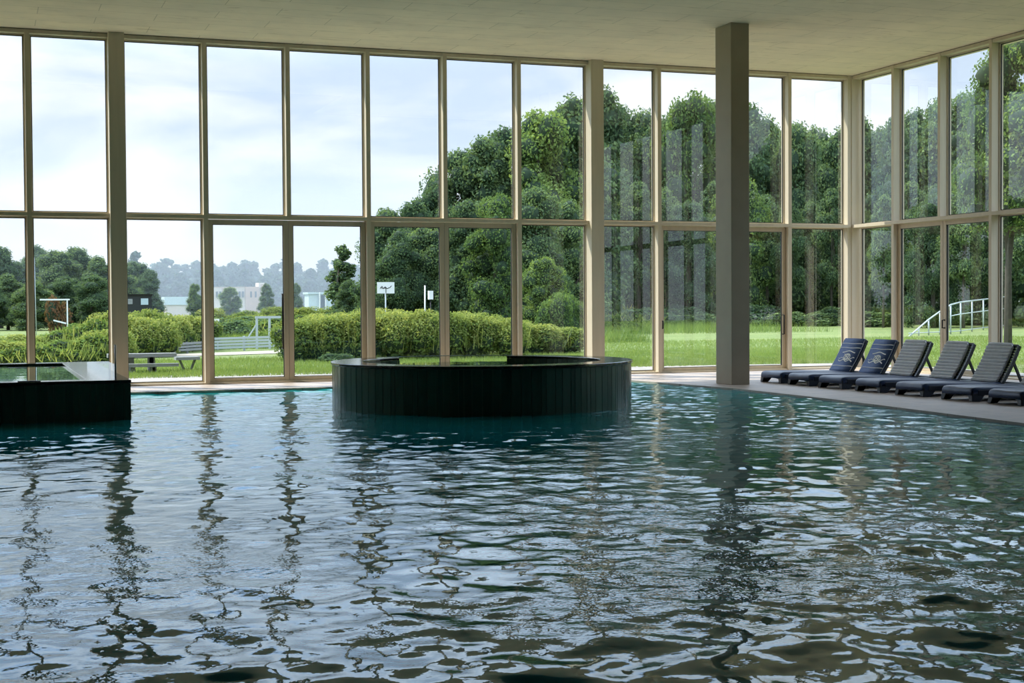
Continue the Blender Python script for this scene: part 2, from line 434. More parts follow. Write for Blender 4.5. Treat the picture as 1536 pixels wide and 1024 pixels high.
TC = (6.71, 19.44); RO, RI, RZ = 2.15, 1.70, 0.61
tub = empty('whirlpool_tub', (TC[0], TC[1], -1.35))
tag(tub, 'round raised whirlpool tub clad in dark green vertical tiles standing in the pool', 'whirlpool tub')
def circ(r, n=180, a0=0, a1=2 * math.pi, c=(0, 0)): return [(c[0] + r * math.cos(a0 + (a1 - a0) * i / n), c[1] + r * math.sin(a0 + (a1 - a0) * i / n)) for i in range(n + 1)]
Z0 = 1.35
ga0, ga1 = math.radians(58), math.radians(118)
stave_obj('wall_tiles', circ(RO - 0.03, 180, ga1, ga0 + 2 * math.pi), 0.9, Z0 + RZ - 0.045, 0.010, tub, 3)
stave_obj('rear_wall_tiles', circ(RO - 0.03, 60, ga0, ga1), 0.9, Z0 + RZ - 0.12, 0.010, tub, 4)
b = MB(); cs = circ(RO - 0.028, 120, ga1, ga0 + 2 * math.pi)
b.add([(x, y, 0) for x, y in cs] + [(x, y, Z0 + RZ - 0.03) for x, y in cs], [(i, i + 1, i + 122, i + 121) for i in range(120)], True); b.build('grout_core', M['grout'], tub)
# opening in the rear rim where the glass pane sits (angles seen from the tub centre)
def arc_ring(b, r0, r1, z0, z1, a0, a1, n):
    rings = []
    for i in range(n + 1):
        t = a0 + (a1 - a0) * i / n; c, s = math.cos(t), math.sin(t)
        rings.append([(r0 * c, r0 * s, z0), (r1 * c, r1 * s, z0), (r1 * c, r1 * s, z1), (r0 * c, r0 * s, z1)])
    b.loft(rings, smooth=False)
b = MB(); arc_ring(b, RI, RO, Z0 + RZ - 0.04, Z0 + RZ, ga1, ga0 + 2 * math.pi, 150); b.build('coping', M['coping'], tub, bevel=0.008)
b = MB(); arc_ring(b, RO - 0.12, RO - 0.03, Z0 + RZ - 0.35, Z0 + RZ - 0.105, ga0, ga1, 40); b.build('rear_ledge', M['coping'], tub)
b = MB(); arc_ring(b, RO - 0.052, RO - 0.034, Z0 + RZ - 0.010, Z0 + RZ, ga0, ga1, 40); b.build('glass_edge', M['edge_glass'], tub)
b = MB(); cs = circ(RO - 0.043, 40, ga0, ga1); b.add([(x, y, z) for z in (Z0 + RZ - 0.11, Z0 + RZ - 0.01) for x, y in cs], [(i, i + 1, i + 42, i + 41) for i in range(40)], True); b.build('glass_screen', M['screen_glass'], tub)
b = MB(); rin = circ(RI, 120, ga1, ga0 + 2 * math.pi)[::-1]
so = stave_obj('inner_wall_tiles', rin, 0.9, Z0 + RZ - 0.04, -0.0 + 0.008, tub, 5)
b = MB(); cs = circ(RO - 0.05, 64); b.add([(x, y, 0.85) for x, y in cs[:-1]], [tuple(range(64))]); b.build('tub_floor', M['basin'], tub)
b = MB(); cs = circ(RO - 0.125, 64); b.add([(x, y, Z0 + RZ - 0.10) for x, y in cs[:-1]], [tuple(range(64))]); b.build('tub_water', M['tub_water'], tub)

# rectangular raised pool at the left
X1, Y0, Y1, LZ = 1.76, 18.72, 25.3, 0.48
rp = empty('raised_pool', (X1, Y0, -1.35))
tag(rp, 'rectangular raised pool clad in dark green vertical tiles in front of the left windows', 'raised pool')
WXL = -6.0
ZT = 1.35 + LZ
stave_obj('wall_tiles', [(WXL - X1, 0), (-0.012, 0)], 0.9, ZT - 0.045, 0.012, rp, 8)
stave_obj('side_tiles', [(-0.012, 0.0), (-0.012, Y1 - Y0)], 0.9, ZT - 0.045, 0.012, rp, 9)
b = MB().box(WXL - X1, -0.013, 0.001, Y1 - Y0, 0, ZT - 0.4); b.box(WXL - X1, -0.013, 0.001, 0.2, 0.4, ZT - 0.03); b.box(-0.2, -0.013, 0.001, Y1 - Y0, 0.4, ZT - 0.03)
b.build('grout_core', M['grout'], rp)
IX, IY0, IY1 = -0.52, 0.32, Y1 - Y0 - 0.45
b = MB(); b.box(WXL - X1, 0.006, -0.02, IY0, ZT - 0.04, ZT); b.box(WXL - X1, 0.006, IY1, Y1 - Y0, ZT - 0.04, ZT); b.box(IX, 0.006, IY0, IY1, ZT - 0.04, ZT)
b.build('coping', M['coping'], rp, bevel=0.006)
b = MB(); b.add([(WXL - X1, IY0 - 0.05, ZT - 0.03), (IX + 0.05, IY0 - 0.05, ZT - 0.03), (IX + 0.05, IY1 + 0.05, ZT - 0.03), (WXL - X1, IY1 + 0.05, ZT - 0.03)], [(0, 1, 2, 3)])
b.build('pool_surface', M['tub_water'], rp)
b = MB(); b.add([(-0.10, 1.0, ZT), (-0.10, Y1 - Y0 - 0.1, ZT), (-0.10, Y1 - Y0 - 0.1, ZT + 0.16), (-0.10, 1.0, ZT + 0.16)], [(0, 1, 2, 3)])
b.build('glass_screen', M['screen_glass'], rp)
b = MB(); b.tube([(-0.10, 1.0, ZT), (-0.10, 1.0, ZT + 0.42)], 0.012); b.build('screen_post', M['steel'], rp)
b = MB().box(-1.35, -1.08, 0.06, 0.13, ZT, ZT + 0.012); b.build('overflow_slot', M['gasket'], rp)

# ---------------------------------------------------------------- pool water
def water_mat():
    m, nt, out = mat('rippled_pool_water')
    v = mapping(nt, 'Object')
    n1 = noise(nt, v, 9.0, 3, 0.55); n2 = noise(nt, v, 0.35, 2, 0.5)
    r = ramp(nt, [(0.42, (0.1, 0.1, 0.1)), (0.62, (1, 1, 1))]); L(nt, n2.outputs['Fac'], r.inputs[0])
    mu = nt.nodes.new('ShaderNodeMath'); mu.operation = 'MULTIPLY'; L(nt, n1.outputs['Fac'], mu.inputs[0]); L(nt, r.outputs[0], mu.inputs[1])
    bp = nt.nodes.new('ShaderNodeBump'); bp.inputs['Strength'].default_value = 1; bp.inputs['Distance'].default_value = 0.009
    L(nt, mu.outputs[0], bp.inputs['Height'])
    fr = nt.nodes.new('ShaderNodeFresnel'); fr.inputs['IOR'].default_value = 1.34; L(nt, bp.outputs[0], fr.inputs['Normal'])
    gl = nt.nodes.new('ShaderNodeBsdfGlossy'); gl.inputs['Roughness'].default_value = 0.0; gl.inputs['Color'].default_value = (0.87, 0.96, 1, 1); L(nt, bp.outputs[0], gl.inputs['Normal'])
    tr = nt.nodes.new('ShaderNodeBsdfTransparent'); tr.inputs[0].default_value = (0.36, 0.78, 0.80, 1)
    df = nt.nodes.new('ShaderNodeBsdfDiffuse'); df.inputs[0].default_value = (0.02, 0.50, 0.54, 1)
    bd = nt.nodes.new('ShaderNodeMixShader'); bd.inputs[0].default_value = 0.6; L(nt, tr.outputs[0], bd.inputs[1]); L(nt, df.outputs[0], bd.inputs[2])
    mx = nt.nodes.new('ShaderNodeMixShader'); L(nt, fr.outputs[0], mx.inputs[0]); L(nt, bd.outputs[0], mx.inputs[1]); L(nt, gl.outputs[0], mx.inputs[2]); L(nt, mx.outputs[0], out.inputs[0])
    return m
M['water'] = water_mat()
def axis(a, b, lo, hi, fine, coarse):
    x = a; r = [a]
    while x < b - 1e-6:
        x = min(b, x + (fine if lo - 1e-6 <= x < hi else coarse)); r.append(x)
    return np.array(r)
rg = np.random.RandomState(11)
xs = axis(POOL_L, 11.7, -1.6, 11.7, 0.032, 0.2); ys = axis(POOL_N, POOL_FAR, 4.4, POOL_FAR, 0.032, 0.2)
X, Y = np.meshgrid(xs, ys)
Hh = np.zeros_like(X)
nw = 90
lam = np.exp(rg.uniform(math.log(0.10), math.log(0.85), nw))
th = rg.uniform(0, 6.283, nw)
ph = rg.uniform(0, 6.283, nw)
mod = 0.75 + 0.35 * np.sin(0.5 * X + 1.3) * np.sin(0.37 * Y + 0.4 * X + 0.6)
for i in range(nw):
    k = 2 * math.pi / lam[i]
    slope = 0.0124
    # slow bending of the crests
    wx = X + 0.25 * np.sin(0.9 * Y + ph[i]) ; wy = Y + 0.25 * np.sin(0.8 * X + 2 * ph[i])
    Hh += slope / k * np.sin(k * (math.cos(th[i]) * wx + math.sin(th[i]) * wy) + ph[i])
Hh = Hh * mod
inside = None
V = np.stack([X.ravel(), Y.ravel(), (WZ + Hh).ravel()], 1)
ny, nx = X.shape
idx = np.arange(ny * nx).reshape(ny, nx)
Fq = np.stack([idx[:-1, :-1].ravel(), idx[:-1, 1:].ravel(), idx[1:, 1:].ravel(), idx[1:, :-1].ravel()], 1)
# leave out what lies under the deck at the right bank
ex = np.interp(ys, [p[1] for p in edge_pts[::-1]], [p[0] for p in edge_pts[::-1]])
cxm = X[:-1, :-1]; keep = (cxm < (ex[:-1, None] + 0.02)).ravel()
# and what lies inside the two tubs
xc = (X[:-1, :-1] + X[1:, 1:]) / 2; yc = (Y[:-1, :-1] + Y[1:, 1:]) / 2
keep &= ~(((xc - TC[0]) ** 2 + (yc - TC[1]) ** 2) < (RO - 0.2) ** 2).ravel()
keep &= ~((xc < X1 - 0.15) & (xc > WXL + 0.1) & (yc > Y0 + 0.15)).ravel()
wo = npmesh('pool_water', V, Fq[keep], M['water'], smooth=True)
tag(wo, 'rippled dark teal pool water reflecting the sky and windows', 'water', kind='stuff')

# ---------------------------------------------------------------- sun loungers
M['lounger'] = plain('navy_black_plastic', (0.012, 0.018, 0.032), 0.32, var=0.1, spec=0.6)
M['lounger_seat'] = plain('navy_blue_seat_plastic', (0.014, 0.038, 0.11), 0.38, var=0.12, vscale=5, spec=0.5)
M['blue_cloth'] = plain('navy_blue_sling', (0.045, 0.10, 0.27), 0.6, var=0.12, vscale=20)
M['pale_print'] = plain('pale_printed_lines', (0.92, 0.92, 0.86), 0.7)
M['grey_pad'] = plain('light_grey_ribbed_pad', (0.88, 0.88, 0.92), 0.75, var=0.06, vscale=12)
M['pad_groove'] = plain('grey_pad_groove', (0.12, 0.12, 0.13), 0.8)
LW = 0.35
def rsec(x, w, zt, zb, r=0.035, n=5, crown=0.0):
    pts = []
    for k in range(n + 1):
        t = math.pi - (math.pi / 2) * k / n; pts.append((x, -w + r + r * math.cos(t), zt - r + r * math.sin(t)))
    for j in (-0.5, 0, 0.5): pts.append((x, j * w, zt + crown * (1 - j * j * 4) ))
    for k in range(n + 1):
        t = math.pi / 2 - (math.pi / 2) * k / n; pts.append((x, w - r + r * math.cos(t), zt - r + r * math.sin(t)))
    pts += [(x, w, zb), (x, -w, zb)]
    return pts
BX, BZ = 1.42, 0.175                     # hinge of the backrest
TX, TZ = 1.74, 0.735                     # its top
def back_pt(u, v, off=0.0):              # u across (-1..1)*LW, v 0..1 up the backrest, off = in front of it
    dx, dz = TX - BX, TZ - BZ; l = math.hypot(dx, dz)
    nx_, nz_ = -dz / l, dx / l
    bow = 0.018 * math.sin(math.pi * v)
    return (BX + dx * v + nx_ * (off - bow), u, BZ + dz * v + nz_ * (off - bow))
def make_lounger(kind):
    root = empty('sun_lounger', (0, 0, 0))
    # seat slab with a rolled foot end
    b = MB(); rings = []
    for x, dz, w in ((0.0, -0.055, 0.325), (0.012, -0.028, 0.338), (0.035, -0.010, 0.347), (0.08, 0, LW), (0.5, 0.0, LW), (0.95, -0.012, LW), (1.25, -0.016, LW), (1.45, -0.02, 0.345)):
        rings.append(rsec(x, w, 0.200 + dz, 0.105 + (dz * 0.3 if x < 0.05 else 0), crown=-0.006))
    b.loft(rings); b.build('seat', M['lounger_seat'], root)
    # side rails and rear part of the frame
    b = MB()
    for s in (-1, 1):
        ys_ = s * (LW - 0.02)
        b.bar((0.10, ys_, 0.125), (1.92, ys_, 0.125), 0.055, 0.075)
    b.box(1.86, 1.93, -LW + 0.01, LW - 0.01, 0.09, 0.16); b.box(1.40, 1.46, -LW, LW, 0.10, 0.155)
    for k in range(5): b.box(1.5 + k * 0.07, 1.53 + k * 0.07, -LW + 0.02, LW - 0.02, 0.115, 0.14)
    # curved apron under the foot end
    n = 14; rings = []
    for i in range(n + 1):
        t = -1 + 2 * i / n; y = t * 0.30; zb = 0.062 + 0.03 * (1 - t * t)
        rings.append([(0.018, y, zb), (0.05, y, zb), (0.05, y, 0.15), (0.006, y, 0.15)])
    b.loft(rings, smooth=False)
    b.build('frame', M['lounger'], root, bevel=0.006)
    # legs: flared, wide at the top
    for fx, fs in ((0.0, 1), (1.30, -1)):
        for s in (-1, 1):
            b = MB(); o_ = s * (LW - 0.005); i_ = s * (LW - 0.10); ib = s * (LW - 0.075)
            x0 = fx + 0.012
            top = [(x0, o_, 0.15), (x0 + 0.30, o_, 0.15), (x0 + 0.30, s * (LW - 0.05), 0.15), (x0, s * (LW - 0.16), 0.15)]
            mid = [(x0 - 0.004, o_ + s * 0.004, 0.075), (x0 + 0.20, o_ + s * 0.004, 0.075), (x0 + 0.20, s * (LW - 0.05), 0.075), (x0 - 0.004, s * (LW - 0.10), 0.075)]
            bot = [(x0 - 0.012, o_ + s * 0.012, 0.0), (x0 + 0.13, o_ + s * 0.012, 0.0), (x0 + 0.13, s * (LW - 0.045), 0.0), (x0 - 0.012, s * (LW - 0.07), 0.0)]
            r_ = [bot, mid, top]
            if s < 0: r_ = [q[::-1] for q in r_]
            b.loft(r_, smooth=False); b.build('leg', M['lounger'], root, bevel=0.010)
    # backrest: moulded frame with slotted edges
    b = MB()
    for s in (-1, 1):
        pts = [back_pt(s * (LW - 0.022), v / 8, -0.022) for v in range(9)]
        for p, q in zip(pts[:-1], pts[1:]): b.bar(p, q, 0.045, 0.048, up=(-1, 0, 0.5))
        pts = [back_pt(s * (LW - 0.115), v / 8, -0.026) for v in range(9)]
        for p, q in zip(pts[:-1], pts[1:]): b.bar(p, q, 0.02, 0.03, up=(-1, 0, 0.5))
    for k in range(15):
        v = 0.03 + 0.94 * k / 14
        b.bar(back_pt(-LW + 0.02, v, -0.022), back_pt(LW - 0.02, v, -0.022), 0.024, 0.018, up=(-1, 0, 0.5))
    p, q = back_pt(-LW + 0.045, 1.0, -0.02), back_pt(LW - 0.045, 1.0, -0.02)
    b.tube([back_pt(-LW + 0.022, 0.96, -0.022), p, q, back_pt(LW - 0.022, 0.96, -0.022)], 0.024)
    b.build('backrest', M['lounger'], root, bevel=0.004)
    for s in (-1, 1):
        b = MB(); y = s * (LW - 0.06)
        a_ = back_pt(y, 0.62, -0.045)
        b.bar(a_, (1.84, y, 0.15), 0.03, 0.035, up=(1, 0, 0)); b.bar((1.84, y, 0.15), (1.56, y, 0.15), 0.03, 0.03)
        b.build('back_support', M['lounger'], root)
    if kind == 'blue':
        b = MB(); rings = []
        for i in range(13):
            v = -0.02 + 1.04 * i / 12; w = LW - 0.012 - (0.035 if i == 12 else 0.012 if i == 11 else 0)
            rings.append([back_pt(-w, v, 0.002), back_pt(w, v, 0.002), back_pt(w, v, 0.016), back_pt(0, v, 0.020), back_pt(-w, v, 0.016)])
        b.loft(rings); cov = b.build('sling', M['blue_cloth'], root)
        def strip(b, pts, w):
            pts = [Vector(p) for p in pts]
            for i in range(len(pts) - 1):
                a_, c_ = pts[i], pts[i + 1]; d = (c_ - a_); nn = Vector((-d.y, d.x)).normalized() if False else None
            P = [Vector((p[0], p[1], 0)) for p in pts]; vs = []
            for i, p in enumerate(P):
                d = (P[min(i + 1, len(P) - 1)] - P[max(i - 1, 0)]).normalized(); nn = Vector((-d.y, d.x, 0))
                for s_ in (-1, 1):
                    q_ = p + nn * (w / 2 * s_); vs.append(back_pt(q_.x, q_.y / 0.645, 0.0225))
            b.add(vs, [(2 * i, 2 * i + 1, 2 * i + 3, 2 * i + 2) for i in range(len(P) - 1)])
        b = MB()
        for v in (0.16, 0.86, 0.73): strip(b, [(-LW + 0.03 + 0.64 * i / 10, v * 0.645 + 0.003 * math.sin(i), 0) for i in range(11)], 0.010)
        for s in (-1, 1): strip(b, [(s * (LW - 0.016), (0.0 + 0.96 * i / 8) * 0.645, 0) for i in range(9)], 0.006)
        b.build('stripe', M['pale_print'], cov)
        # crest: arched line above, a knotted motif, waved ribbons below
        b = MB(); cy0 = 0.45 * 0.645
        strip(b, [(-0.20 + 0.40 * i / 14, cy0 + 0.085 + 0.035 * math.sin(math.pi * i / 14) ** 2, 0) for i in range(15)], 0.018)
        strip(b, [(-0.22 + 0.44 * i / 16, cy0 - 0.075 - 0.018 * math.cos(i * 0.9), 0) for i in range(17)], 0.020)
        strip(b, [(-0.25 + 0.14 * i / 6, cy0 - 0.02 + 0.014 * math.sin(i), 0) for i in range(7)], 0.013)
        strip(b, [(0.11 + 0.13 * i / 6, cy0 - 0.03 + 0.012 * math.sin(i), 0) for i in range(7)], 0.013)
        strip(b, [(0.095 * math.cos(t * 0.524), cy0 + 0.058 * math.sin(t * 0.524), 0) for t in range(13)], 0.022)
        strip(b, [(0.045 * math.cos(t * 0.524 + 0.4), cy0 + 0.05 * math.sin(t * 0.524), 0) for t in range(13)], 0.022)
        strip(b, [(-0.11 + 0.22 * i / 8, cy0 - 0.045 + 0.10 * (i / 8) ** 1.3, 0) for i in range(9)], 0.014)
        strip(b, [(-0.08 + 0.18 * i / 8, cy0 + 0.045 - 0.09 * i / 8, 0) for i in range(9)], 0.011)
        b.build('crest', M['pale_print'], cov)
    else:
        off = 0.055; w = LW - 0.055
        b = MB(); rings = []; nr = 12
        for k in range(nr):
            for f, h in ((0.0, 0.010), (0.10, 0.034), (0.5, 0.046), (0.90, 0.034)):
                v = -0.01 + 1.05 * (k + f) / nr; ww = w - (0.03 if k == nr - 1 and f > 0.4 else 0.008 if k == nr - 1 else 0)
                rings.append([back_pt(off - ww, v, 0.0), back_pt(off + ww, v, 0.0), back_pt(off + ww, v, h - 0.006), back_pt(off + ww - 0.02, v, h), back_pt(off - ww + 0.02, v, h), back_pt(off - ww, v, h - 0.006)])
        b.loft(rings, smooth=False); b.build('ribbed_pad', M['grey_pad'], root)
    return root
blue = make_lounger('blue'); grey = make_lounger('grey')
# foot-end corners read on the deck: y of the centre line
spots = [(12.98, 22.10, 'blue', 'navy sun lounger with white crest, the one closest to the square column'),
         (12.99, 21.20, 'blue', 'navy sun lounger with white crest, beside the first grey padded lounger'),
         (12.99, 20.23, 'grey', 'sun lounger with grey ribbed pad, directly beside the navy crested loungers'),
         (13.00, 19.19, 'grey', 'sun lounger with grey ribbed pad, second grey one counted from the crested pair'),
         (13.00, 18.11, 'grey', 'sun lounger with grey ribbed pad, third grey one counted from the crested pair'),
         (12.99, 16.98, 'grey', 'sun lounger whose grey ribbed pad is cut by the picture edge'),
         (13.02, 16.00, 'grey', 'sun lounger at the picture edge with only its dark foot end in view')]
used = set()
for x, y, kd, lab in spots:
    src = blue if kd == 'blue' else grey
    o = src if kd not in used else copy_tree(src)
    used.add(kd); o.location = (x, y, 0); o.rotation_euler = (0, 0, math.radians(random.uniform(-1.2, 1.2)))
    tag(o, lab, 'sun lounger', 'sun loungers lined up along the pool deck')

# ---------------------------------------------------------------- outside ground
def ground_mat():
    m, nt, out = mat('lawn')
    b = nt.nodes.new('ShaderNodeBsdfPrincipled'); b.inputs['Roughness'].default_value = 0.9; b.inputs['Specular IOR Level'].default_value = 0.2
    L(nt, b.outputs[0], out.inputs[0])
    v = mapping(nt, 'Object'); v2 = mapping(nt, 'Object', (0.12, 0.5, 1))
    n1 = noise(nt, v2, 1.0, 4, 0.6); n2 = noise(nt, v, 9, 5, 0.7)
    r1 = ramp(nt, [(0.3, (0.14, 0.19, 0.07)), (0.5, (0.18, 0.235, 0.085)), (0.7, (0.24, 0.27, 0.11))]); L(nt, n1.outputs['Fac'], r1.inputs[0])
    r2 = ramp(nt, [(0.3, (0.55, 0.6, 0.5)), (0.7, (1.25, 1.2, 1.2))]); L(nt, n2.outputs['Fac'], r2.inputs[0])
    mx = nt.nodes.new('ShaderNodeMixRGB'); mx.blend_type = 'MULTIPLY'; mx.inputs[0].default_value = 1
    L(nt, r1.outputs[0], mx.inputs[1]); L(nt, r2.outputs[0], mx.inputs[2]); L(nt, mx.outputs[0], b.inputs['Base Color'])
    bp = nt.nodes.new('ShaderNodeBump'); bp.inputs['Distance'].default_value = 0.06; L(nt, n2.outputs['Fac'], bp.inputs['Height']); L(nt, bp.outputs[0], b.inputs['Normal'])
    return m
M['lawn'] = ground_mat()
M['gravel'] = plain('pale_gravel', (0.29, 0.26, 0.21), 0.9, var=0.15, vscale=15)
b = MB(); b.add([(-400, 26.4, GZ), (700, 26.4, GZ), (700, 700, GZ), (-400, 700, GZ)], [(0, 1, 2, 3)])
b.add([(17.6, -60, GZ), (700, -60, GZ), (700, 26.4, GZ), (17.6, 26.4, GZ)], [(0, 1, 2, 3)])
b.add([(-400, -60, GZ), (-13.5, -60, GZ), (-13.5, 26.4, GZ), (-400, 26.4, GZ)], [(0, 1, 2, 3)])
struct(b.build('ground', M['lawn']))
b = MB(); slab_poly(b, [(-13, 26.4), (19.6, 26.4), (19.6, 29.2), (10, 30.6), (-13, 30.6)], -0.2, -0.035)
slab_poly(b, [(17.6, -8), (19.6, -8), (19.6, 26.4), (17.6, 26.4)], -0.2, -0.035)
struct(b.build('path', M['path']))
def ribbon(name, pts, w, z, m):
    b = MB(); P = [Vector((x, y, 0)) for x, y in pts]; vs = []
    for i, p in enumerate(P):
        d = (P[min(i + 1, len(P) - 1)] - P[max(i - 1, 0)]).normalized(); nn = Vector((-d.y, d.x, 0))
        ww = w * (1 + 0.18 * math.sin(i * 2.3))
        vs += [(p + nn * ww / 2) + Vector((0, 0, z)), (p - nn * ww / 2) + Vector((0, 0, z))]
    b.add(vs, [(2 * i + 1, 2 * i + 3, 2 * i + 2, 2 * i) for i in range(len(P) - 1)]); return b.build(name, m)
struct(ribbon('path', [(-4, 41), (1, 42), (5, 43.4), (8, 44.8), (11, 46.5), (14, 46.2), (18, 45.5)], 2.2, GZ + 0.015, M['gravel']))

# ---------------------------------------------------------------- vegetation
def leaf_mat(name, dark, mid, light, trans=0.35, nscale=0.5):
    m, nt, out = mat(name)
    g = nt.nodes.new('ShaderNodeNewGeometry'); oi = nt.nodes.new('ShaderNodeObjectInfo')
    v = mapping(nt, 'Object'); n = noise(nt, v, nscale, 3, 0.6)
    a1 = nt.nodes.new('ShaderNodeMath'); a1.operation = 'MULTIPLY_ADD'; a1.inputs[1].default_value = 0.45; L(nt, g.outputs['Random Per Island'], a1.inputs[0]); L(nt, n.outputs['Fac'], a1.inputs[2])
    a2 = nt.nodes.new('ShaderNodeMath'); a2.operation = 'MULTIPLY_ADD'; a2.inputs[1].default_value = 0.30; L(nt, oi.outputs['Random'], a2.inputs[0]); L(nt, a1.outputs[0], a2.inputs[2])
    a3 = nt.nodes.new('ShaderNodeMath'); a3.operation = 'SUBTRACT'; a3.inputs[1].default_value = 0.35; L(nt, a2.outputs[0], a3.inputs[0])
    r = ramp(nt, [(0.1, dark), (0.5, mid), (0.9, light)]); L(nt, a3.outputs[0], r.inputs[0])
    d = nt.nodes.new('ShaderNodeBsdfDiffuse'); t = nt.nodes.new('ShaderNodeBsdfTranslucent')
    L(nt, r.outputs[0], d.inputs[0])
    hs = nt.nodes.new('ShaderNodeMixRGB'); hs.blend_type = 'MULTIPLY'; hs.inputs[0].default_value = 1; hs.inputs[2].default_value = (1.2, 1.15, 0.7, 1)
    L(nt, r.outputs[0], hs.inputs[1]); L(nt, hs.outputs[0], t.inputs[0])
    mx = nt.nodes.new('ShaderNodeMixShader'); mx.inputs[0].default_value = trans
    L(nt, d.outputs[0], mx.inputs[1]); L(nt, t.outputs[0], mx.inputs[2]); L(nt, mx.outputs[0], out.inputs[0])
    return m
M['leaf'] = leaf_mat('broadleaf_foliage', (0.055, 0.10, 0.062), (0.11, 0.175, 0.088), (0.22, 0.30, 0.12))
M['leaf_light'] = leaf_mat('light_broadleaf_foliage', (0.07, 0.13, 0.055), (0.14, 0.22, 0.075), (0.26, 0.35, 0.11), 0.4)
M['leaf_far'] = leaf_mat('far_woodland_foliage', (0.04, 0.075, 0.06), (0.06, 0.105, 0.075), (0.10, 0.15, 0.09), 0.25)
M['leaf_shrub'] = leaf_mat('shrub_foliage', (0.07, 0.12, 0.045), (0.15, 0.23, 0.065), (0.30, 0.37, 0.10), 0.4, 1.2)
M['leaf_yellow'] = leaf_mat('yellow_green_tall_stems', (0.14, 0.20, 0.06), (0.25, 0.31, 0.10), (0.42, 0.43, 0.15), 0.45, 1.5)
M['leaf_brown'] = leaf_mat('reddish_brown_foliage', (0.10, 0.06, 0.035), (0.16, 0.09, 0.05), (0.2, 0.13, 0.06), 0.3)
M['bark'] = plain('tree_bark', (0.07, 0.058, 0.045), 0.9, var=0.3, vscale=6)
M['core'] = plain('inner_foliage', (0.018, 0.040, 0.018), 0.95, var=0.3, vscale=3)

def leaf_cloud(rs, blobs, n, size, shell=0.55, flat=0.0, stretch=1.0):
    """n leaves spread over ellipsoid blobs (cx,cy,cz,rx,ry,rz)"""
    B = np.array(blobs); A = (B[:, 3] * B[:, 4] + B[:, 4] * B[:, 5] + B[:, 3] * B[:, 5]); p = A / A.sum()
    w = rs.choice(len(B), n, p=p); d = rs.normal(size=(n, 3)); d /= np.linalg.norm(d, axis=1)[:, None]
    r = 1 - (1 - shell) * rs.random(n) ** 1.6 + rs.normal(0, 0.05, n)
    c = B[w, :3] + d * B[w, 3:6] * r[:, None]
    nrm = d * 0.7 + rs.normal(size=(n, 3)) * 0.75 + np.array([0, 0, 0.35]); nrm /= np.linalg.norm(nrm, axis=1)[:, None]
    t = np.cross(nrm, rs.normal(size=(n, 3))); t /= np.linalg.norm(t, axis=1)[:, None]
    bt = np.cross(nrm, t)
    s = size * rs.uniform(0.6, 1.35, n)[:, None]
    V = np.empty((n, 4, 3)); V[:, 0] = c - t * s * stretch; V[:, 1] = c + bt * s * 0.55 + nrm * s * 0.15; V[:, 2] = c + t * s * stretch; V[:, 3] = c - bt * s * 0.55 + nrm * s * 0.15
    return V.reshape(-1, 3), np.arange(n * 4).reshape(n, 4)
def ico_blobs(blobs, k, rs):
    import bmesh
    bm = bmesh.new(); bmesh.ops.create_icosphere(bm, subdivisions=2, radius=1)
    V0 = np.array([v.co[:] for v in bm.verts]); F0 = np.array([[v.index for v in f.verts] for f in bm.faces]); bm.free()
    Vs, Fs = [], []; nb = 0
    for c in blobs:
        j = 1 + rs.normal(0, 0.07, len(V0))[:, None]
        Vs.append(np.array(c[:3]) + V0 * np.array(c[3:6]) * k * j); Fs.append(F0 + nb); nb += len(V0)
    return np.vstack(Vs), np.vstack(Fs)
def make_tree(seed, name='broadleaf_tree', H=12.0, R=4.0, low=0.12, leaves=9000, size=0.16, m='leaf', form='round', nb=34, trunk=True):
    rs = np.random.RandomState(seed); root = empty(name, (0, 0, 0))
    blobs = []
    for i in range(nb):
        f = (i + 0.5) / nb; z = H * (low + (0.96 - low) * f)
        if form == 'round': prof = math.sin(math.pi * min(1, 0.12 + 0.86 * f ** 0.85)) ** 0.6
        elif form == 'cone': prof = (1 - f) ** 0.75 + 0.06
        else: prof = 0.85 * (1 - f ** 3) + 0.12
        a = rs.uniform(0, 6.283); rr = R * prof * rs.uniform(0.25, 0.72)
        br = R * rs.uniform(0.22, 0.42) * (0.55 + 0.45 * prof)
        blobs.append((rr * math.cos(a), rr * math.sin(a), min(z, H - br * 0.7), br, br, br * rs.uniform(0.65, 0.95)))
    V, Fc = leaf_cloud(rs, blobs, leaves, size, 0.5)
    npmesh('crown', V, Fc, M[m], root)
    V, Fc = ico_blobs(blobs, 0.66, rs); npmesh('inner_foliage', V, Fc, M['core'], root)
    if trunk:
        b = MB(); tr = R * 0.055
        b.tube([(0, 0, -0.1), (rs.normal(0, .1), rs.normal(0, .1), H * 0.25), (rs.normal(0, .25), rs.normal(0, .25), H * 0.5), (rs.normal(0, .3), rs.normal(0, .3), H * 0.85)], [tr * 1.3, tr, tr * 0.7, tr * 0.25])
        for k in range(5):
            q = blobs[rs.randint(len(blobs))]; z0 = H * rs.uniform(0.15, 0.4)
            b.tube([(0, 0, z0), (q[0] * 0.5, q[1] * 0.5, (z0 + q[2]) / 2), (q[0], q[1], q[2])], [tr * 0.5, tr * 0.35, tr * 0.15], 6)
        b.build('trunk', M['bark'], root)
    return root

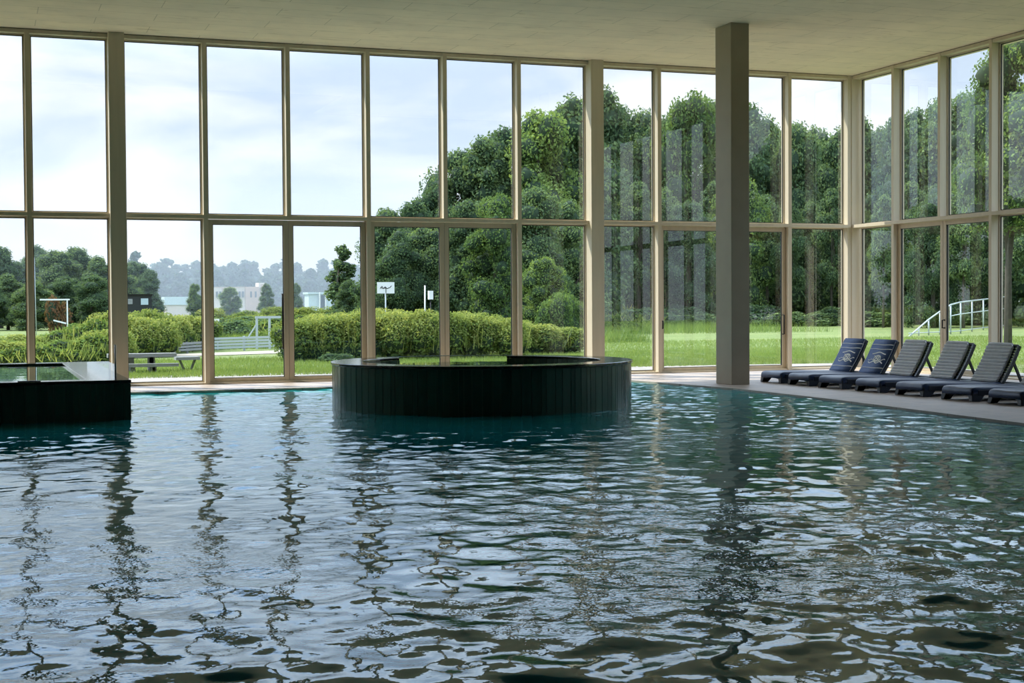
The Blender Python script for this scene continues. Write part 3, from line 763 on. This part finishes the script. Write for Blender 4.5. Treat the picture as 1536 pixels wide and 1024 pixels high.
protos = {}
def proto(kind):
    if kind in protos: return protos[kind], True
    K = {'big0': dict(seed=1, H=12, R=4.4, leaves=24000, size=0.125, low=0.07, nb=60),
         'big1': dict(seed=2, H=12, R=3.8, leaves=22000, size=0.125, low=0.12, nb=52, form='egg'),
         'big2': dict(seed=3, H=12, R=4.6, leaves=24000, size=0.125, low=0.04, nb=56, form='egg'),
         'light0': dict(seed=4, H=12, R=4.2, leaves=26000, size=0.12, low=0.10, nb=60, m='leaf_light'),
         'light1': dict(seed=14, H=12, R=3.6, leaves=16000, size=0.085, low=0.40, nb=44, m='leaf_light'),
         'cone0': dict(seed=5, name='conifer_tree', H=10, R=2.2, leaves=6000, size=0.15, low=0.05, nb=40, form='cone'),
         'far0': dict(seed=6, H=12, R=4.0, leaves=3200, size=0.42, low=0.03, nb=26, m='leaf_far'),
         'far1': dict(seed=7, H=12, R=3.4, leaves=3200, size=0.42, low=0.03, nb=26, m='leaf_far', form='egg'),
         'slim0': dict(seed=8, H=12, R=3.0, leaves=13000, size=0.12, low=0.34, nb=30, m='leaf')}[kind]
    t = make_tree(**K); protos[kind] = t
    t['_h'] = K['H']; return t, False
tree_no = 0
def tree(kind, px, Y, ytop, label, group=None, width=1.0, pt=None):
    global tree_no
    t, used_ = proto(kind); o = copy_tree(t) if used_ else t
    x = gx(px, Y) if pt is None else pt[0]
    H = (at(px, ytop, Y).z - GZ) if pt is None else (pt[2] if len(pt) > 2 else 13.0); s = H / t['_h']
    o.location = (x, Y, GZ); sw = s ** 0.5 * width if s > 1 else s ** 0.7 * width
    o.scale = (sw, sw, s); o.rotation_euler = (0, 0, random.uniform(0, 6.28))
    tag(o, label, 'tree', group); tree_no += 1
    return o
# distant hazy woodland beyond the meadow
GF = 'distant hazy woodland trees on the horizon'
for i, px in enumerate(range(196, 560, 17)):
    top = 394 + 5 * math.sin(i * 1.7) + random.uniform(-4, 4)
    tree(random.choice(['far0', 'far1']), px + random.uniform(-4, 4), 330 + random.uniform(-12, 12), top, 'hazy bluish tree in the distant woodland on the horizon', GF, 1.25)
for i, px in enumerate(range(205, 560, 24)):
    tree(random.choice(['far0', 'far1']), px + random.uniform(-5, 5), 300 + random.uniform(-8, 8), 408 + random.uniform(-6, 10), 'hazy bluish tree in the distant woodland on the horizon', GF, 1.1)
# belt behind the meadow at the left
GL = 'dark trees behind the flowering shrubs at the left windows'
LL = 'dark green tree in the belt behind the shrubs at the left windows'
for px, top, Y, w in ((-70, 380, 112, 1), (-40, 376, 108, 1), (2, 369, 110, 0.9), (28, 392, 118, 1), (56, 368, 125, 0.9), (88, 375, 110, 1), (118, 370, 112, 1), (148, 384, 108, 1), (12, 410, 100, 1), (50, 420, 96, 1), (100, 415, 98, 1), (138, 412, 96, 1), (-25, 410, 98, 1), (176, 396, 112, 1), (204, 392, 120, .9), (226, 404, 116, .8)):
    tree(random.choice(['big0', 'big2', 'big1']), px, Y, top, LL, GL, w * 1.0)
tree('far1', 205, 210, 377, 'pale tall tree rising behind the left tree belt', None, 0.8)
tree('light0', 292, 120, 425, 'light green round tree beside the left edge of the double door', None, 0.55)
tree('light0', 345, 150, 430, 'light green tree in front of the pale distant building', None, 0.8)
tree('big1', 400, 140, 425, 'green tree beside the pale distant building', None, 0.7)
tree('big0', 443, 130, 424, 'dark small tree seen just past the long door handle', None, 0.5)
tree('cone0', 513, 85, 364, 'tall pointed tree standing alone before the distant woodland', None, 1.15)
tree('big1', 522, 80, 420, 'bushy tree below the tall pointed tree', None, 0.75)
for k in range(16):
    f = k / 15
    tree(['big0', 'big1', 'big2'][k % 3], 0, 112 - 45 * f + random.uniform(-4, 4), 0, LL, GL, 1.3, pt=(-22 - 88 * f, 0, 8.5 + 6 * f))
# big trees over the hedge
GM = 'tall leafy trees behind the yellow-green hedge'
LM = 'tall leafy tree behind the yellow-green hedge'
for px, top, Y, w, k in ((584, 312, 74, 0.8, 'big0'), (622, 300, 76, 0.8, 'big1'), (655, 268, 80, 0.8, 'big2'), (690, 225, 82, 0.85, 'big0'), (728, 206, 80, 0.8, 'big1'), (766, 192, 82, 0.9, 'big0'), (815, 165, 78, 0.85, 'light0'), (858, 146, 80, 0.9, 'big2'),
                         (600, 345, 66, 0.7, 'big2'), (640, 340, 67, 0.75, 'big0'), (700, 300, 64, 0.75, 'big1'), (745, 290, 62, 0.7, 'light0'), (800, 280, 66, 0.8, 'big0'), (850, 300, 68, 0.8, 'big2')):
    tree(k, px, Y, top, LM, GM, w)
tree('light0', 815, 56, 385, 'light green small tree behind the clipped round bush', None, 0.75)
# woodland edge beyond the lawn
GR = 'woodland edge trees beyond the lawn'
LR = 'tall dark woodland tree at the edge of the lawn'
for px, top, Y, w, k in ((905, 132, 92, 0.85, 'big1'), (940, 158, 96, 0.8, 'big0'), (972, 168, 94, 0.8, 'big2'), (1008, 168, 96, 0.75, 'big1'), (1040, 138, 90, 0.75, 'light0'), (1075, 150, 96, 0.8, 'big0'), (1120, 152, 92, 0.8, 'big1'), (1152, 176, 96, 0.75, 'big2'), (1190, 184, 92, 0.75, 'big0'), (1225, 190, 96, 0.8, 'big1'), (1258, 194, 94, 0.75, 'big2'),
                         (890, 240, 82, 0.7, 'big0'), (925, 260, 84, 0.7, 'slim0'), (960, 270, 82, 0.7, 'slim0'), (1000, 280, 84, 0.65, 'slim0'), (1032, 300, 80, 0.7, 'big0'), (1070, 270, 84, 0.7, 'slim0'), (1110, 260, 82, 0.7, 'light0'), (1150, 290, 84, 0.7, 'slim0'), (1185, 300, 80, 0.6, 'slim0'), (1215, 300, 84, 0.6, 'slim0'), (1248, 280, 82, 0.6, 'slim0')):
    tree(k, px, Y, top, LR, GR, w)
for i, px in enumerate(range(885, 1300, 27)):
    tree('big2', px, 102 + random.uniform(-4, 4), 300 + random.uniform(-20, 10), LR, GR, 0.9)
# trees beyond the side wall
GS = 'trees seen through the side windows'
LS = 'dark tree seen through the side windows beyond the railing'
for px, top, Y, w, k in ((1290, 176, 84, 0.7, 'big1'), (1318, 190, 88, 0.7, 'big0'), (1345, 178, 80, 0.7, 'big2'), (1375, 165, 82, 0.7, 'big0'), (1405, 150, 78, 0.7, 'big1'), (1440, 140, 76, 0.8, 'big0'), (1475, 140, 74, 0.7, 'big2'), (1520, 120, 72, 0.8, 'big1'), (1570, 120, 72, 0.9, 'big0'),
                         (1325, 290, 70, 0.55, 'slim0'), (1365, 270, 72, 0.6, 'slim0'), (1400, 280, 68, 0.6, 'big2'), (1445, 270, 66, 0.6, 'slim0'), (1490, 290, 68, 0.6, 'big0'), (1540, 280, 64, 0.7, 'slim0'), (1620, 150, 66, 1, 'big2'), (1680, 150, 66, 1, 'big0')):
    tree(k, px, Y, top, LS, GS, w)
for i, px in enumerate(range(1300, 1700, 36)):
    tree('big2', px, 92 + random.uniform(-4, 4), 290 + random.uniform(-20, 10), LS, GS, 0.9)
tree('light1', 1512, 38, 45, 'bright leafy tree close outside the last side windows', None, 0.62)
tree('light1', 1585, 36, 20, 'bright leafy tree at the picture edge outside the side windows', None, 0.8)
# the same wood goes on beside the hall (mirrored in the long glazed wall)
for k in range(13):
    tree(['big0', 'big1', 'big2', 'light0'][k % 4], 0, 26 - k * 5.2 + random.uniform(-1, 1), 0, LS, GS, 1.0, pt=(52 + random.uniform(-4, 4), 0))

# shrubs
def make_shrub(seed, name, W=1.6, D=1.2, H=1.3, leaves=3500, size=0.05, m='leaf_shrub', blades=0, mb='leaf_yellow', stretch=1.3):
    rs = np.random.RandomState(seed); root = empty(name, (0, 0, 0)); blobs = []
    for i in range(14):
        a = rs.uniform(0, 6.28); r = rs.uniform(0, 0.62); rb = rs.uniform(0.28, 0.42)
        blobs.append((W / 2 * r * math.cos(a), D / 2 * r * math.sin(a), H * rs.uniform(0.22, 0.68), W / 2 * rb * 1.3, D / 2 * rb * 1.3, H * rb * 0.85))
    V, Fc = leaf_cloud(rs, blobs, leaves, size, 0.55, stretch=stretch); npmesh('foliage', V, Fc, M[m], root)
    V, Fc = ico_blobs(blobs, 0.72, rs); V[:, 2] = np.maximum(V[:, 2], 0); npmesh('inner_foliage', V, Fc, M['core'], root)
    if blades > 1000:
        tops = [(q_[0], q_[1], q_[2] + q_[5] * 0.35, q_[3], q_[4], q_[5]) for q_ in blobs]
        V, Fc = leaf_cloud(rs, tops, 6500, size * 0.8, 0.7, stretch=stretch); k_ = V.reshape(-1, 4, 3)[:, 0, 2] > H * (0.22 + 0.3 * rs.random(6500))
        V = V.reshape(-1, 4, 3)[k_].reshape(-1, 3); npmesh('tip_leaves', V, np.arange(len(V)).reshape(-1, 4), M[mb], root)
    if blades:
        n = blades if blades < 1000 else 50; a = rs.uniform(0, 6.28, n); r = np.sqrt(rs.random(n)) * 0.95
        x = W / 2 * r * np.cos(a); y = D / 2 * r * np.sin(a); h = H * rs.uniform(0.62, 1.08, n) * (1 - 0.28 * r ** 2)
        lx = rs.normal(0, 0.07, n); ly = rs.normal(0, 0.07, n); w = rs.uniform(0.006, 0.013, n)
        th = rs.uniform(0, 3.14, n); V = np.empty((n, 4, 3))
        V[:, 0] = np.stack([x - w * np.cos(th), y - w * np.sin(th), h * 0.35], 1); V[:, 1] = np.stack([x + w * np.cos(th), y + w * np.sin(th), h * 0.35], 1)
        V[:, 2] = np.stack([x + lx * h + w * 1.4 * np.cos(th), y + ly * h + w * np.sin(th), h * 0.85], 1); V[:, 3] = np.stack([x + lx * h * 1.2, y + ly * h * 1.2, h], 1)
        npmesh('stems', V.reshape(-1, 3), np.arange(n * 4).reshape(n, 4), M[mb], root)
    return root
sp = {}
def shrub(kind, px, Y, ytop, label, group, width=1.0, name='shrub', dx=0):
    K = {'reed': dict(seed=21, leaves=3600, size=0.045, m='leaf_shrub', blades=2600),
         'reed2': dict(seed=22, leaves=3600, size=0.045, m='leaf_shrub', blades=2400),
         'leafy': dict(seed=23, leaves=4200, size=0.05, m='leaf_shrub', blades=300),
         'dark': dict(seed=24, leaves=5200, size=0.05, m='leaf', blades=0),
         'brown': dict(seed=25, leaves=3000, size=0.06, m='leaf_brown', blades=0),
         'clipped': dict(seed=26, leaves=9000, size=0.035, m='leaf_light', blades=0)}[kind]
    key = (kind, name)
    if key in sp: o = copy_tree(sp[key])
    else: o = sp[key] = make_shrub(name=name, **K)
    H = at(px, ytop, Y).z - GZ
    o.location = (gx(px, Y) + dx, Y, GZ); o.scale = (width, width, H / 1.3); o.rotation_euler = (0, 0, random.uniform(-0.4, 0.4) + (math.pi if random.random() < 0.5 else 0))
    tag(o, label, 'shrub', group); return o
G1 = 'yellow-green flowering shrubs along the hedge behind the round tub'; T1 = 'yellow-green tall shrub in the hedge behind the round tub'
for r_, (Y, dy) in enumerate(((37.5, 0), (39.2, -3), (41.2, -6))):
    for px in range(452 + 12 * r_, 872, 44):
        if px < 545: top = 478 - (px - 450) * 0.14 + r_ * -2
        elif px < 700: top = 466 + (px - 545) * 0.02
        else: top = 469 + (px - 700) * 0.14
        if px > 790 and r_ == 0: continue
        shrub(random.choice(['reed', 'reed2']), px, Y, top + random.uniform(-2, 5) - dy * 0, T1, G1, 1.0, 'tall_shrub')
G2 = 'leafy green shrubs in front of the left tree belt'; T2 = 'leafy green shrub in front of the left tree belt'
for px, top, Y in ((-30, 518, 40), (5, 512, 40), (40, 510, 41), (70, 506, 42), (95, 494, 42), (118, 484, 43), (142, 476, 42), (166, 468, 43), (20, 520, 37), (60, 518, 37), (100, 508, 37.5), (135, 500, 38), (160, 495, 38.5), (-10, 505, 46), (30, 502, 47), (75, 500, 47), (120, 484, 47)):
    shrub(random.choice(['leafy', 'reed', 'leafy']), px, Y, top, T2, G2, 1.15, 'leafy_shrub')
G3 = 'bushy shrubs behind the low grey benches'; T3 = 'bushy shrub with yellow-green tips behind the low grey benches'
for px, top, Y in ((196, 470, 45), (218, 466, 45.5), (240, 470, 46), (262, 474, 47), (284, 474, 48), (302, 478, 49), (205, 478, 42.8), (232, 480, 43.2), (180, 472, 44)):
    shrub(random.choice(['reed', 'reed2', 'leafy']), px, Y, top, T3, G3, 1.1, 'bushy_shrub')
G4 = 'meadow bushes between the slatted barrier and the distant building'; T4 = 'low bush in the rough meadow behind the slatted barrier'
for i in range(46):
    Y = 52 + 60 * random.random() ** 1.2; px = random.uniform(300, 545)
    base = at(px, 470, Y); hb = random.uniform(0.5, 1.1) * (1 if Y < 80 else 1.3)
    k = random.choice(['reed', 'leafy', 'leafy', 'dark'])
    o = shrub(k, px, Y, 470, T4, G4, random.uniform(1.2, 2.4), 'meadow_bush'); o.scale.z = hb / 1.3
G5 = 'low undergrowth bushes at the foot of the woodland'; T5 = 'low bush at the foot of the dark woodland'
for px in list(range(885, 1010, 18)) + [1030, 1050, 1128, 1190, 1225, 1245, 1300, 1320, 1345, 1380, 1450, 1490, 1530]:
    Y = random.uniform(72, 84); o = shrub('leafy' if px < 960 else 'dark', px, Y, 470, T5, G5, random.uniform(1.8, 2.8), 'undergrowth_bush'); o.scale.z = random.uniform(0.9, 1.7) / 1.3
for px in (900, 918, 940):
    o = shrub('leafy', px, 66, 482, 'light green low bush at the lawn edge beside the wall column', 'light green bushes at the lawn edge beside the wall column', 1.6, 'lawn_bush')
o = shrub('clipped', 836, 52, 433, 'rounded dense green bush standing behind the hedge near the wall column', None, 1.1, 'rounded_bush')
o = shrub('clipped', 858, 54, 437, 'second rounded dense bush, half hidden by the wall column', None, 1.0, 'rounded_bush')
o = shrub('brown', 88, 62, 440, 'reddish-brown narrow bush inside the pale wooden frame', None, 0.75, 'brown_bush')
shrub('dark', 500, 36.0, 528, 'small dark bush at the foot of the hedge on the lawn', None, 0.6, 'small_bush')

# grass blades, uncountable
def grass(name, regions, n, h, m, label, seed):
    rs = np.random.RandomState(seed); Vs = []
    for (x0, x1, y0, y1), k in regions:
        x = rs.uniform(x0, x1, k); y = rs.uniform(y0, y1, k); hh = h * rs.uniform(0.5, 1.3, k); w = rs.uniform(0.006, 0.014, k); th = rs.uniform(0, 3.14, k)
        lx = rs.normal(0, 0.35, k) * hh; ly = rs.normal(0, 0.35, k) * hh
        V = np.empty((k, 3, 3)); V[:, 0] = np.stack([x - w * np.cos(th), y - w * np.sin(th), np.full(k, GZ)], 1); V[:, 1] = np.stack([x + w * np.cos(th), y + w * np.sin(th), np.full(k, GZ)], 1)
        V[:, 2] = np.stack([x + lx, y + ly, GZ + hh], 1); Vs.append(V)
    V = np.vstack(Vs); o = npmesh(name, V.reshape(-1, 3), np.arange(len(V) * 3).reshape(-1, 3), m)
    tag(o, label, 'grass', kind='stuff'); return o
M['blade'] = leaf_mat('grass_blades', (0.13, 0.20, 0.06), (0.19, 0.27, 0.08), (0.27, 0.33, 0.11), 0.4, 0.8)
grass('grass', [((1, 22, 29.6, 33), 42000), ((2, 26, 33, 40), 40000), ((18, 40, 30, 50), 40000), ((19.8, 30, 16, 30), 30000)], 0, 0.09, M['blade'], 'short sunlit lawn grass outside the windows', 31)
grass('rough_grass', [((4, 24, 49, 62), 40000), ((10, 40, 62, 100), 50000)], 0, 0.5, M['leaf_shrub'], 'tall rough meadow grass beyond the gravel path', 32)

# ---------------------------------------------------------------- things outside
# low timber bench (left) and splayed bench beside it
def P(px, Y, z): 
    return (gx(px, Y), Y, z)
o = empty('picnic_bench', (gx(226, 32.4), 32.4, GZ)); tag(o, 'low weathered grey timber bench on the grass outside, cut by the wall column', 'bench')
w = gx(263, 32.4) - gx(160, 32.4); x1 = gx(263, 32.4) - gx(226, 32.4); x0 = x1 - w
MB().box(x0, x1, -0.16, 0.16, 0.36, 0.44).build('tabletop', M['weathered'], o)
MB().box(x0, x1, -0.52, -0.36, 0.16, 0.23).build('bench_plank', M['weathered'], o)
for xx in (x0 + 0.5, x0 + 0.95, x1 - 0.55):
    b = MB(); b.bar((xx, -0.42, 0.0), (xx, -0.42, 0.16), 0.09, 0.09); b.bar((xx, 0, 0.0), (xx, 0, 0.36), 0.12, 0.12); b.build('leg', M['weathered'], o)
o = empty('splay_legged_bench', (gx(280, 33.0), 33.0, GZ)); tag(o, 'small grey timber bench with splayed legs beside the long low bench', 'bench')
MB().box(-0.27, 0.26, -0.2, 0.2, 0.26, 0.33).build('seat', M['weathered'], o)
for s in (-1, 1):
    b = MB(); b.bar((s * 0.17, 0, 0.26), (s * 0.06 if s < 0 else 0.07, 0, 0.0), 0.05, 0.05); b.build('leg', M['weathered'], o)
# low slatted barrier
def barrier(name, pts, z0, z1, nsl, m, label):
    a, c = Vector(pts[0]), Vector(pts[-1]); o = empty(name, (a.x, a.y, GZ)); tag(o, label, 'barrier')
    for i in range(nsl):
        b = MB()
        for p, q in zip(pts[:-1], pts[1:]):
            zz0 = z0 + (z1 - z0) * (i + 0.5) / nsl
            b.bar((p[0] - a.x, p[1] - a.y, p[2] + zz0), (q[0] - a.x, q[1] - a.y, q[2] + zz0), 0.04, (z1 - z0) / nsl * 0.72)
        b.build('slat', m, o)
    L_ = (c - a).length; n_ = max(2, int(L_ / 1.1)); b = MB()
    for k in range(n_ + 1):
        p = a.lerp(c, k / n_); b = MB(); b.bar((p.x - a.x, p.y - a.y + 0.05, 0), (p.x - a.x, p.y - a.y + 0.05, z1 + 0.02), 0.07, 0.07, up=(0, 1, 0)); b.build('post', m, o)
    return o
barrier('slatted_barrier', [(gx(248, 45), 45, 0), (gx(312, 46), 46, 0.04)], 0.05, 0.34, 3, M['weathered'], 'low grey slatted timber barrier in front of the bushy shrubs')
barrier('slatted_barrier', [(gx(312, 47), 47, 0), (gx(418, 48), 48, 0.02)], 0.06, 0.46, 4, M['railing'], 'low pale metal slatted barrier seen through the double door')
# frame with brace
o = empty('play_frame', (gx(385, 49), 49, GZ)); tag(o, 'grey timber frame with a slanting brace rising behind the metal barrier', 'frame')
x4 = gx(404, 49) - gx(385, 49); x5 = gx(421, 49) - gx(385, 49)
for xx in (0, x4): b = MB(); b.bar((xx, 0, 0), (xx, 0, 1.06), 0.07, 0.07, up=(0, 1, 0)); b.build('post', M['railing'], o)
MB().box(-0.05, x5, -0.04, 0.04, 1.04, 1.12).build('top_beam', M['railing'], o)
b = MB(); b.bar((-0.33, 0, 0.35), (0, 0, 0.85), 0.04, 0.04); b.build('brace', M['railing'], o)
o = empty('marker_post', (gx(326, 49), 49, GZ)); tag(o, 'thin grey post with a pale cap at the left side of the double door view', 'post')
b = MB(); b.bar((0, 0, 0), (0, 0, 1.0), 0.05, 0.05, up=(0, 1, 0)); b.build('shaft', M['railing'], o); MB().box(-0.13, 0.06, -0.04, 0.04, 0.96, 1.04).build('cap', M['white'], o)
# pale frame with posts at the left
Yf = 60
o = empty('timber_frame', (gx(101, Yf), Yf, GZ)); tag(o, 'pale timber frame with a long top bar around the brown bush', 'frame')
xl = gx(72, Yf) - gx(101, Yf); zt = hz(101, 448, Yf) - GZ
b = MB(); b.bar((0, 0, 0), (0, 0, zt), 0.05, 0.05, up=(0, 1, 0)); b.build('post', M['white'], o)
MB().box(xl - 0.3, 0.1, -0.03, 0.03, zt - 0.06, zt).build('top_bar', M['white'], o)
b = MB(); b.bar((xl + 0.2, 0, zt - 0.85), (-0.05, 0, zt - 0.98), 0.04, 0.06); b.build('lower_bar', M['white'], o)
# twin poles modelled in place of a ladder-like reflection
Ym = 70
o = empty('reflection_poles', (gx(50, Ym), Ym, GZ)); tag(o, 'slim pale twin poles modelling a ladder-like reflection before the left tree belt', 'reflection')
hm = hz(50, 386, Ym) - GZ
for dx_ in (-0.09, 0.09): b = MB(); b.tube([(dx_ * 1.4, 0, 0), (dx_ * 0.8, 0, hm)], 0.018); b.build('pole', M['railing'], o)
b = MB()
for k in range(24): b.bar((-0.1, 0, hm * (k + 1) / 25), (0.1, 0, hm * (k + 1) / 25), 0.012, 0.012)
b.build('rungs', M['railing'], o)
# sign board on a post
Ys = 58
o = empty('sign_board', (gx(579, Ys), Ys, GZ)); tag(o, 'white rectangular sign board with dark brushed lines on a thin post above the hedge', 'sign')
z1 = hz(579, 423, Ys) - GZ; z0 = hz(579, 440, Ys) - GZ; hw = (gx(593, Ys) - gx(567.5, Ys)) / 2
MB().box(-hw, hw, -0.02, 0.02, z0, z1).build('board', M['white'], o)
b = MB(); b.tube([(0, 0.05, 0), (0, 0.05, z0 + 0.2)], 0.03); b.build('post', M['railing'], o)
b = MB(); zc = (z0 + z1) / 2
for pts in ([(-0.24, -0.02), (-0.17, 0.07), (-0.1, -0.02), (-0.02, 0.05)], [(-0.04, 0.02), (0.06, -0.03), (0.18, 0.02), (0.24, 0.09)], [(-0.22, 0.02), (-0.12, -0.03), (0.02, 0.01)], [(0.0, 0.0), (0.0, -0.22)]):
    b.tube([(x, -0.026, zc + z) for x, z in pts], 0.014, 5)
b.build('lettering', M['dark_metal'], o)
o = empty('garden_stake', (gx(637, 56), 56, GZ)); tag(o, 'pale thin stake rising above the hedge beside the door stile', 'stake')
b = MB(); b.tube([(0, 0, 0), (0.02, 0, hz(637, 428, 56) - GZ)], 0.03); b.build('shaft', M['white'], o)
o = empty('birdhouse', (gx(646, 57), 57, GZ)); tag(o, 'small white box on a pole in the dark trees above the hedge', 'birdhouse')
zb = hz(646, 449, 57) - GZ; zt = hz(646, 436, 57) - GZ
MB().box(-0.09, 0.09, -0.09, 0.09, zb, zt).build('box', M['white'], o); b = MB(); b.tube([(0, 0, 0), (0, 0, zb)], 0.025); b.build('pole', M['dark_metal'], o)

# railing beyond the side wall
rail_top = [(1363, 505, 52), (1378, 492, 52.5), (1393, 479, 53), (1410, 467, 53.5), (1426, 457, 54), (1441, 453, 55), (1458, 451, 58), (1475, 449, 61), (1500, 446, 65), (1529, 443, 70), (1560, 440, 74)]
o = empty('metal_railing', (gx(1441, 55), 55, GZ)); tag(o, 'long white metal railing curving down across the lawn outside the side windows', 'railing')
O3 = Vector(o.location)
tops = [at(px, py, Y) - O3 for px, py, Y in rail_top]
b = MB(); b.tube(tops, 0.035); b.build('top_rail', M['railing'], o)
b = MB(); b.tube([Vector((t.x, t.y, max(0.12, t.z * 0.62))) for t in tops[4:]], 0.025); b.build('middle_rail', M['railing'], o)
b = MB(); b.tube([Vector((t.x, t.y, 0.12)) for t in tops], 0.022); b.build('bottom_rail', M['railing'], o)
for t in tops:
    b = MB(); b.tube([(t.x, t.y, 0), (t.x, t.y, t.z)], 0.035); b.build('post', M['railing'], o)

# distant building, pavilions and hut
M['render_pale'] = plain('pale_render', (0.55, 0.50, 0.46), 0.8, var=0.08, vscale=0.5)
M['render_brown'] = plain('brown_render', (0.38, 0.28, 0.24), 0.8, var=0.08, vscale=0.5)
M['dark_glass'] = plain('dark_window', (0.05, 0.07, 0.09), 0.2)
M['blue_roof'] = plain('pale_blue_roof', (0.42, 0.52, 0.58), 0.5, var=0.05)
Yb = 270
o = empty('distant_building', (gx(360, Yb), Yb, GZ)); tag(o, 'long pale building with brown bays far behind the meadow', 'building')
def bx(px): return gx(px, Yb) - gx(360, Yb)
def bz(py): return hz(360, py, Yb) - GZ
MB().box(bx(318), bx(402), 0, 8, 0, bz(431)).build('wall', M['render_pale'], o)
for a_, c_, t_ in ((368, 388, 430), (333, 345, 432), (391, 399, 426)): MB().box(bx(a_), bx(c_), -0.4, 0, 0, bz(t_)).build('bay', M['render_brown'], o)
MB().box(bx(388), bx(397), -0.3, 3, bz(431), bz(424)).build('tower', M['render_pale'], o)
MB().box(bx(316), bx(404), -0.2, 8.2, bz(431), bz(430)).build('roof', M['render_brown'], o)
for k, px in enumerate((324, 329, 348, 353, 358, 363, 375, 382)):
    MB().box(bx(px), bx(px + 2.6), -0.45, -0.02, bz(446), bz(437)).build('window', M['dark_glass'], o)
Yp = 180
o = empty('glass_pavilion', (gx(481, Yp), Yp, GZ)); tag(o, 'pale blue flat-roofed glass pavilion before the distant woodland', 'pavilion')
def p2(px): return gx(px, Yp) - gx(481, Yp)
zr = hz(481, 438, Yp) - GZ
MB().box(p2(462), p2(500), 0, 3, zr - 0.25, zr).build('roof', M['blue_roof'], o)
MB().box(p2(464), p2(498), 0.2, 2.8, 0, zr - 0.25).build('wall', M['blue_roof'], o)
MB().box(p2(482), p2(487), -0.05, 0.3, 0.1, zr - 0.4).build('door', M['dark_glass'], o)
for px in (479.5, 488.5): MB().box(p2(px) - 0.06, p2(px) + 0.06, -0.12, 0.0, 0, zr).build('post', M['white'], o)
o = empty('low_pavilion', (gx(268, 200), 200, GZ)); tag(o, 'low pale blue roofed building behind the bushy shrubs', 'building')
zr = hz(268, 445, 200) - GZ; x0 = gx(247, 200) - gx(268, 200); x1 = gx(289, 200) - gx(268, 200)
MB().box(x0, x1, 0, 4, zr - 1.1, zr).build('roof', M['blue_roof'], o); MB().box(x0 + .2, x1 - .2, 0.2, 3.8, 0, zr - 1.1).build('wall', M['render_pale'], o)
o = empty('dark_hut', (gx(208, 88), 88, GZ)); tag(o, 'small dark hut with two pale windows under the left trees', 'hut')
q = lambda px: gx(px, 88) - gx(208, 88); zq = lambda py: hz(208, py, 88) - GZ
MB().box(q(188), q(228), 0, 2, 0, zq(443)).build('wall', M['gasket'], o); MB().box(q(187), q(229), -0.1, 2.1, zq(443), zq(441)).build('roof', M['dark_metal'], o)
MB().box(q(211.5), q(222.5), -0.04, 0, zq(457), zq(447.5)).build('window', M['blue_roof'], o); MB().box(q(191), q(199), -0.04, 0, zq(456), zq(448)).build('window', M['weathered'], o)

# ---------------------------------------------------------------- haze over the far meadow
HAZE = 0.0023
if HAZE:
    m, nt, out = mat('summer_haze')
    vs_ = nt.nodes.new('ShaderNodeVolumeScatter'); vs_.inputs['Color'].default_value = (0.72, 0.86, 1.0, 1); vs_.inputs['Density'].default_value = HAZE
    L(nt, vs_.outputs[0], out.inputs['Volume'])
    o = MB().box(-120, 125, 96, 380, GZ + 0.01, 30).build('horizon_haze', m); tag(o, 'thin bluish summer haze over the distant woodland', 'haze', kind='stuff')

# ---------------------------------------------------------------- sky and sun
w = bpy.data.worlds.new('world'); SC.world = w; w.use_nodes = True; nt = w.node_tree; nt.nodes.clear()
out = nt.nodes.new('ShaderNodeOutputWorld'); bg = nt.nodes.new('ShaderNodeBackground'); L(nt, bg.outputs[0], out.inputs[0])
tc = nt.nodes.new('ShaderNodeTexCoord'); sx = nt.nodes.new('ShaderNodeSeparateXYZ'); L(nt, tc.outputs['Generated'], sx.inputs[0])
mp = nt.nodes.new('ShaderNodeMapping'); mp.inputs['Scale'].default_value = (1, 1, 3.2); mp.inputs['Location'].default_value = (0.3, 0.1, 0.25); L(nt, tc.outputs['Generated'], mp.inputs[0])
n1 = noise(nt, mp.outputs[0], 4.6, 6, 0.5, 0.4)
cr_ = ramp(nt, [(0.40, (0, 0, 0)), (0.57, (1, 1, 1))]); L(nt, n1.outputs['Fac'], cr_.inputs[0])
el = ramp(nt, [(0.0, (0.60, 0.635, 0.69)), (0.09, (0.39, 0.455, 0.57)), (0.16, (0.42, 0.50, 0.64)), (0.28, (0.82, 1.15, 1.75)), (1.0, (1.2, 1.55, 2.1))]); L(nt, sx.outputs['Z'], el.inputs[0])
ec = ramp(nt, [(0.0, (0.66, 0.67, 0.69)), (0.16, (0.70, 0.71, 0.735)), (0.28, (1.50, 1.72, 2.1)), (1.0, (1.9, 2.1, 2.35))]); L(nt, sx.outputs['Z'], ec.inputs[0])
mx = nt.nodes.new('ShaderNodeMixRGB'); L(nt, cr_.outputs[0], mx.inputs[0]); L(nt, el.outputs[0], mx.inputs[1]); L(nt, ec.outputs[0], mx.inputs[2])
L(nt, mx.outputs[0], bg.inputs['Color']); bg.inputs['Strength'].default_value = 1.0
sd = bpy.data.lights.new('sun', 'SUN'); sd.energy = 4.2; sd.angle = math.radians(0.6); sd.color = (1.0, 0.95, 0.84)
so_ = bpy.data.objects.new('sun', sd); C.objects.link(so_)
az, el_ = math.radians(132), math.radians(52)      # towards the sun, from +x counter-clockwise
dv = Vector((math.cos(az) * math.cos(el_), math.sin(az) * math.cos(el_), math.sin(el_)))
so_.rotation_euler = (-dv).to_track_quat('-Z', 'Y').to_euler(); so_.location = (0, 60, 40)

SC.cycles.use_denoising = True
SC.cycles.max_bounces = 8; SC.cycles.diffuse_bounces = 4; SC.cycles.glossy_bounces = 5; SC.cycles.transparent_max_bounces = 24; SC.cycles.volume_bounces = 0
SC.cycles.caustics_reflective = False; SC.cycles.caustics_refractive = False; SC.cycles.blur_glossy = 0.5
SC.cycles.sample_clamp_indirect = 6
